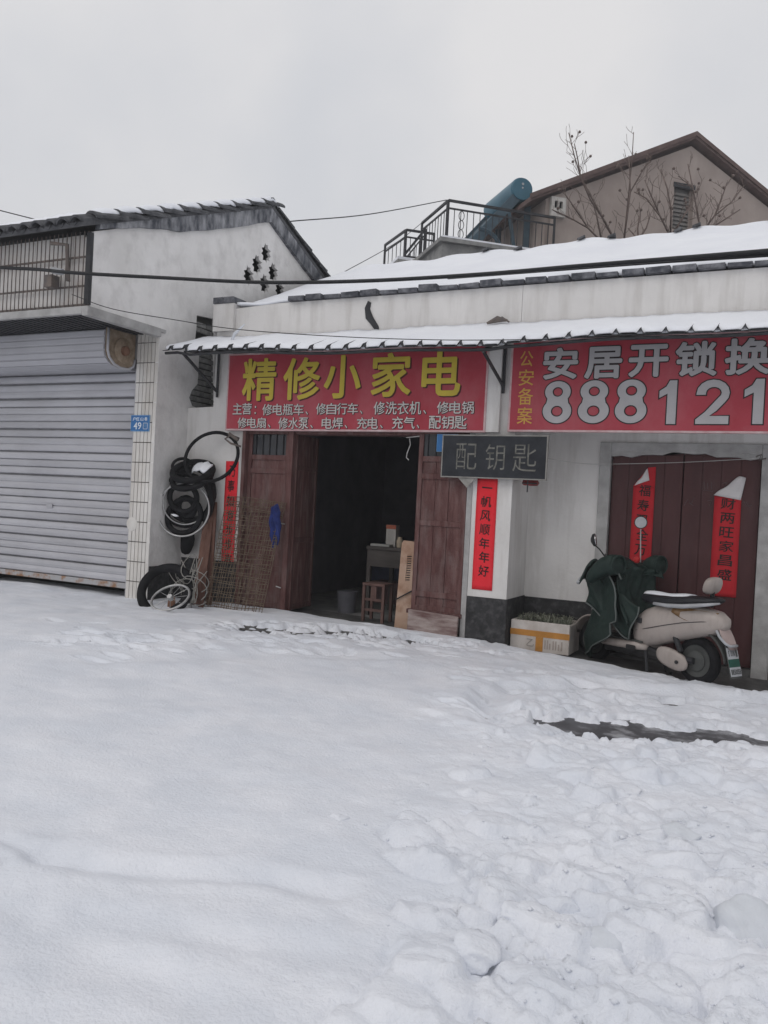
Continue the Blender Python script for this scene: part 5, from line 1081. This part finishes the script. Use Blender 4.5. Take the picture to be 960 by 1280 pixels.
bare_tree('straight bare tree rising between the vent box and the window', [[(780,300),(783,275),(788,240),(787,210),(786,195)],[(788,240),(804,212),(812,200)],[(790,200),(792,165)]], 15.8, 3)
bare_tree('bare tree forking in front of the louvred window', [[(838,296),(825,270),(808,248),(793,240)],[(838,296),(839,262),(834,235),(826,212)],[(838,296),(852,275),(864,255)],[(825,270),(812,240),(806,225)]], 15.2, 4)
bare_tree('rightmost spreading bare tree right of the louvred window', [[(876,293),(872,265),(866,235),(860,205)],[(876,293),(893,270),(903,245),(909,228)],[(876,293),(905,275),(925,262)],[(866,235),(848,220)],[(893,270),(915,252),(930,232)]], 15.4, 5, 4)
bare_tree('thin dry shrub low between the straight and forking trees', [[(798,300),(797,285),(800,270)],[(798,300),(808,285),(812,272)],[(798,300),(785,285)]], 14.6, 6, 2)

# ================================================================== CABLES AND WIRES
def cable(label, pts, r, mt=CABLE, name='cable', cat='cable', n=6):
    Q = []                                                  # Catmull-Rom through the given points
    for i in range(len(pts)-1):
        p0, p1, p2, p3 = pts[max(0,i-1)], pts[i], pts[i+1], pts[min(len(pts)-1,i+2)]
        for k in range(8):
            t_ = k/8; Q.append(.5*((2*p1)+(p2-p0)*t_+(2*p0-5*p1+4*p2-p3)*t_*t_+(3*p1-p0-3*p2+p3)*t_**3))
    Q.append(pts[-1]); return tag(part(name, MB().tube(Q, r, n), mt, None, smooth=True), label, cat)
cable('thick black cable crossing the whole street in front of the roofs', [Vector((-17,-1.84,3.95)), Vector((-12.5,-1.82,3.86)), aY(-60,332,-1.80), aY(0,334.5,-1.80), aY(50,337,-1.80), aD(92,341,8.55), aD(200,347,8.45), aD(330,353,8.3), aD(460,351,8.0), aD(600,343,7.4), aD(720,333,6.8), aD(860,322,6.1), aD(960,314,5.6), aD(1100,302,5.0)], .019)
cable('second black cable strapped under the thick one at the right', [aD(560,347.5,7.7), aD(700,337,6.95), aD(820,328,6.35), aD(960,319,5.62), aD(1100,308,5.0)], .013)
cable('thin black wire running from the loft grille down over the awning', [aY(90,368,-1.72), aD(140,386,8.55), aD(220,400,8.45), aD(300,412,8.35), aD(430,421,8.1), aD(560,425,7.8), aD(700,424,7.4)], .0045, name='wire', cat='wire')
cable('thin upper wire crossing the sky at the far left', [aD(-900,20,13.2), aD(-400,150,13.6), aD(-40,252,14), aD(0,263,14.2), aD(77,283,14.6), aD(150,305,15), aD(300,352,15.6)], .010, name='wire', cat='wire')
cable('lower of the two thin wires at the far left sky', [aD(-900,90,13.2), aD(-400,185,13.6), aD(-40,275,14), aD(0,283,14.2), aD(30,291,14.6), aD(100,311,15), aD(260,362,15.6)], .010, name='wire', cat='wire')
cable('thin wire spanning from the left gable ridge to the terrace railing', [aD(330,283,13), aD(360,277,13.4), aD(460,268,15.2), aD(558,250,17.6)], .010, name='wire', cat='wire')
cable('faint thin wire slanting up to the terrace corner', [aD(430,340,13.5), aD(500,300,15.5), aD(552,257,17.6)], .006, name='wire', cat='wire')
cable('pale string stretched across the top of the red door', [aY(684,573,.2), aY(725,579,.45), aY(762,580,.57), aY(850,578,.58), aY(948,573,.56)], .004, STRING, 'string', 'string')
tag(part('wire_knot', MB().tube([aY(945,571,.55), aY(952,568,.55), aY(949,575,.55), aY(958,573,.55)], .008, 5), GBAR), 'small knot of wire at the top right of the red door frame', 'wire')
tag(part('cable_clamp', MB().tube([aY(66,337.5,-1.80), aY(72,339,-1.80), aY(78,340,-1.80)], .035, 8), SILV), 'pale tape wrapped round the black cable at the loft', 'tape')

# ================================================================== thin haze volume, added to lift the dark tones
hz_ = part('haze', MB().box(-60, 60, -12, 60, -1.5, 12.5), bpy.data.materials.new('tone_lift_haze')); tag(hz_, 'thin pale haze volume added to lift the dark tones', 'haze', kind='stuff')
hm = hz_.data.materials[0]; hm.use_nodes = True; N_ = hm.node_tree.nodes; N_.clear()
ho = N_.new('ShaderNodeOutputMaterial'); pv = N_.new('ShaderNodeVolumePrincipled'); pv.inputs['Color'].default_value = (.93,.94,.97,1); pv.inputs['Density'].default_value = .0032; pv.inputs['Anisotropy'].default_value = .2
hm.node_tree.links.new(pv.outputs[0], ho.inputs['Volume'])
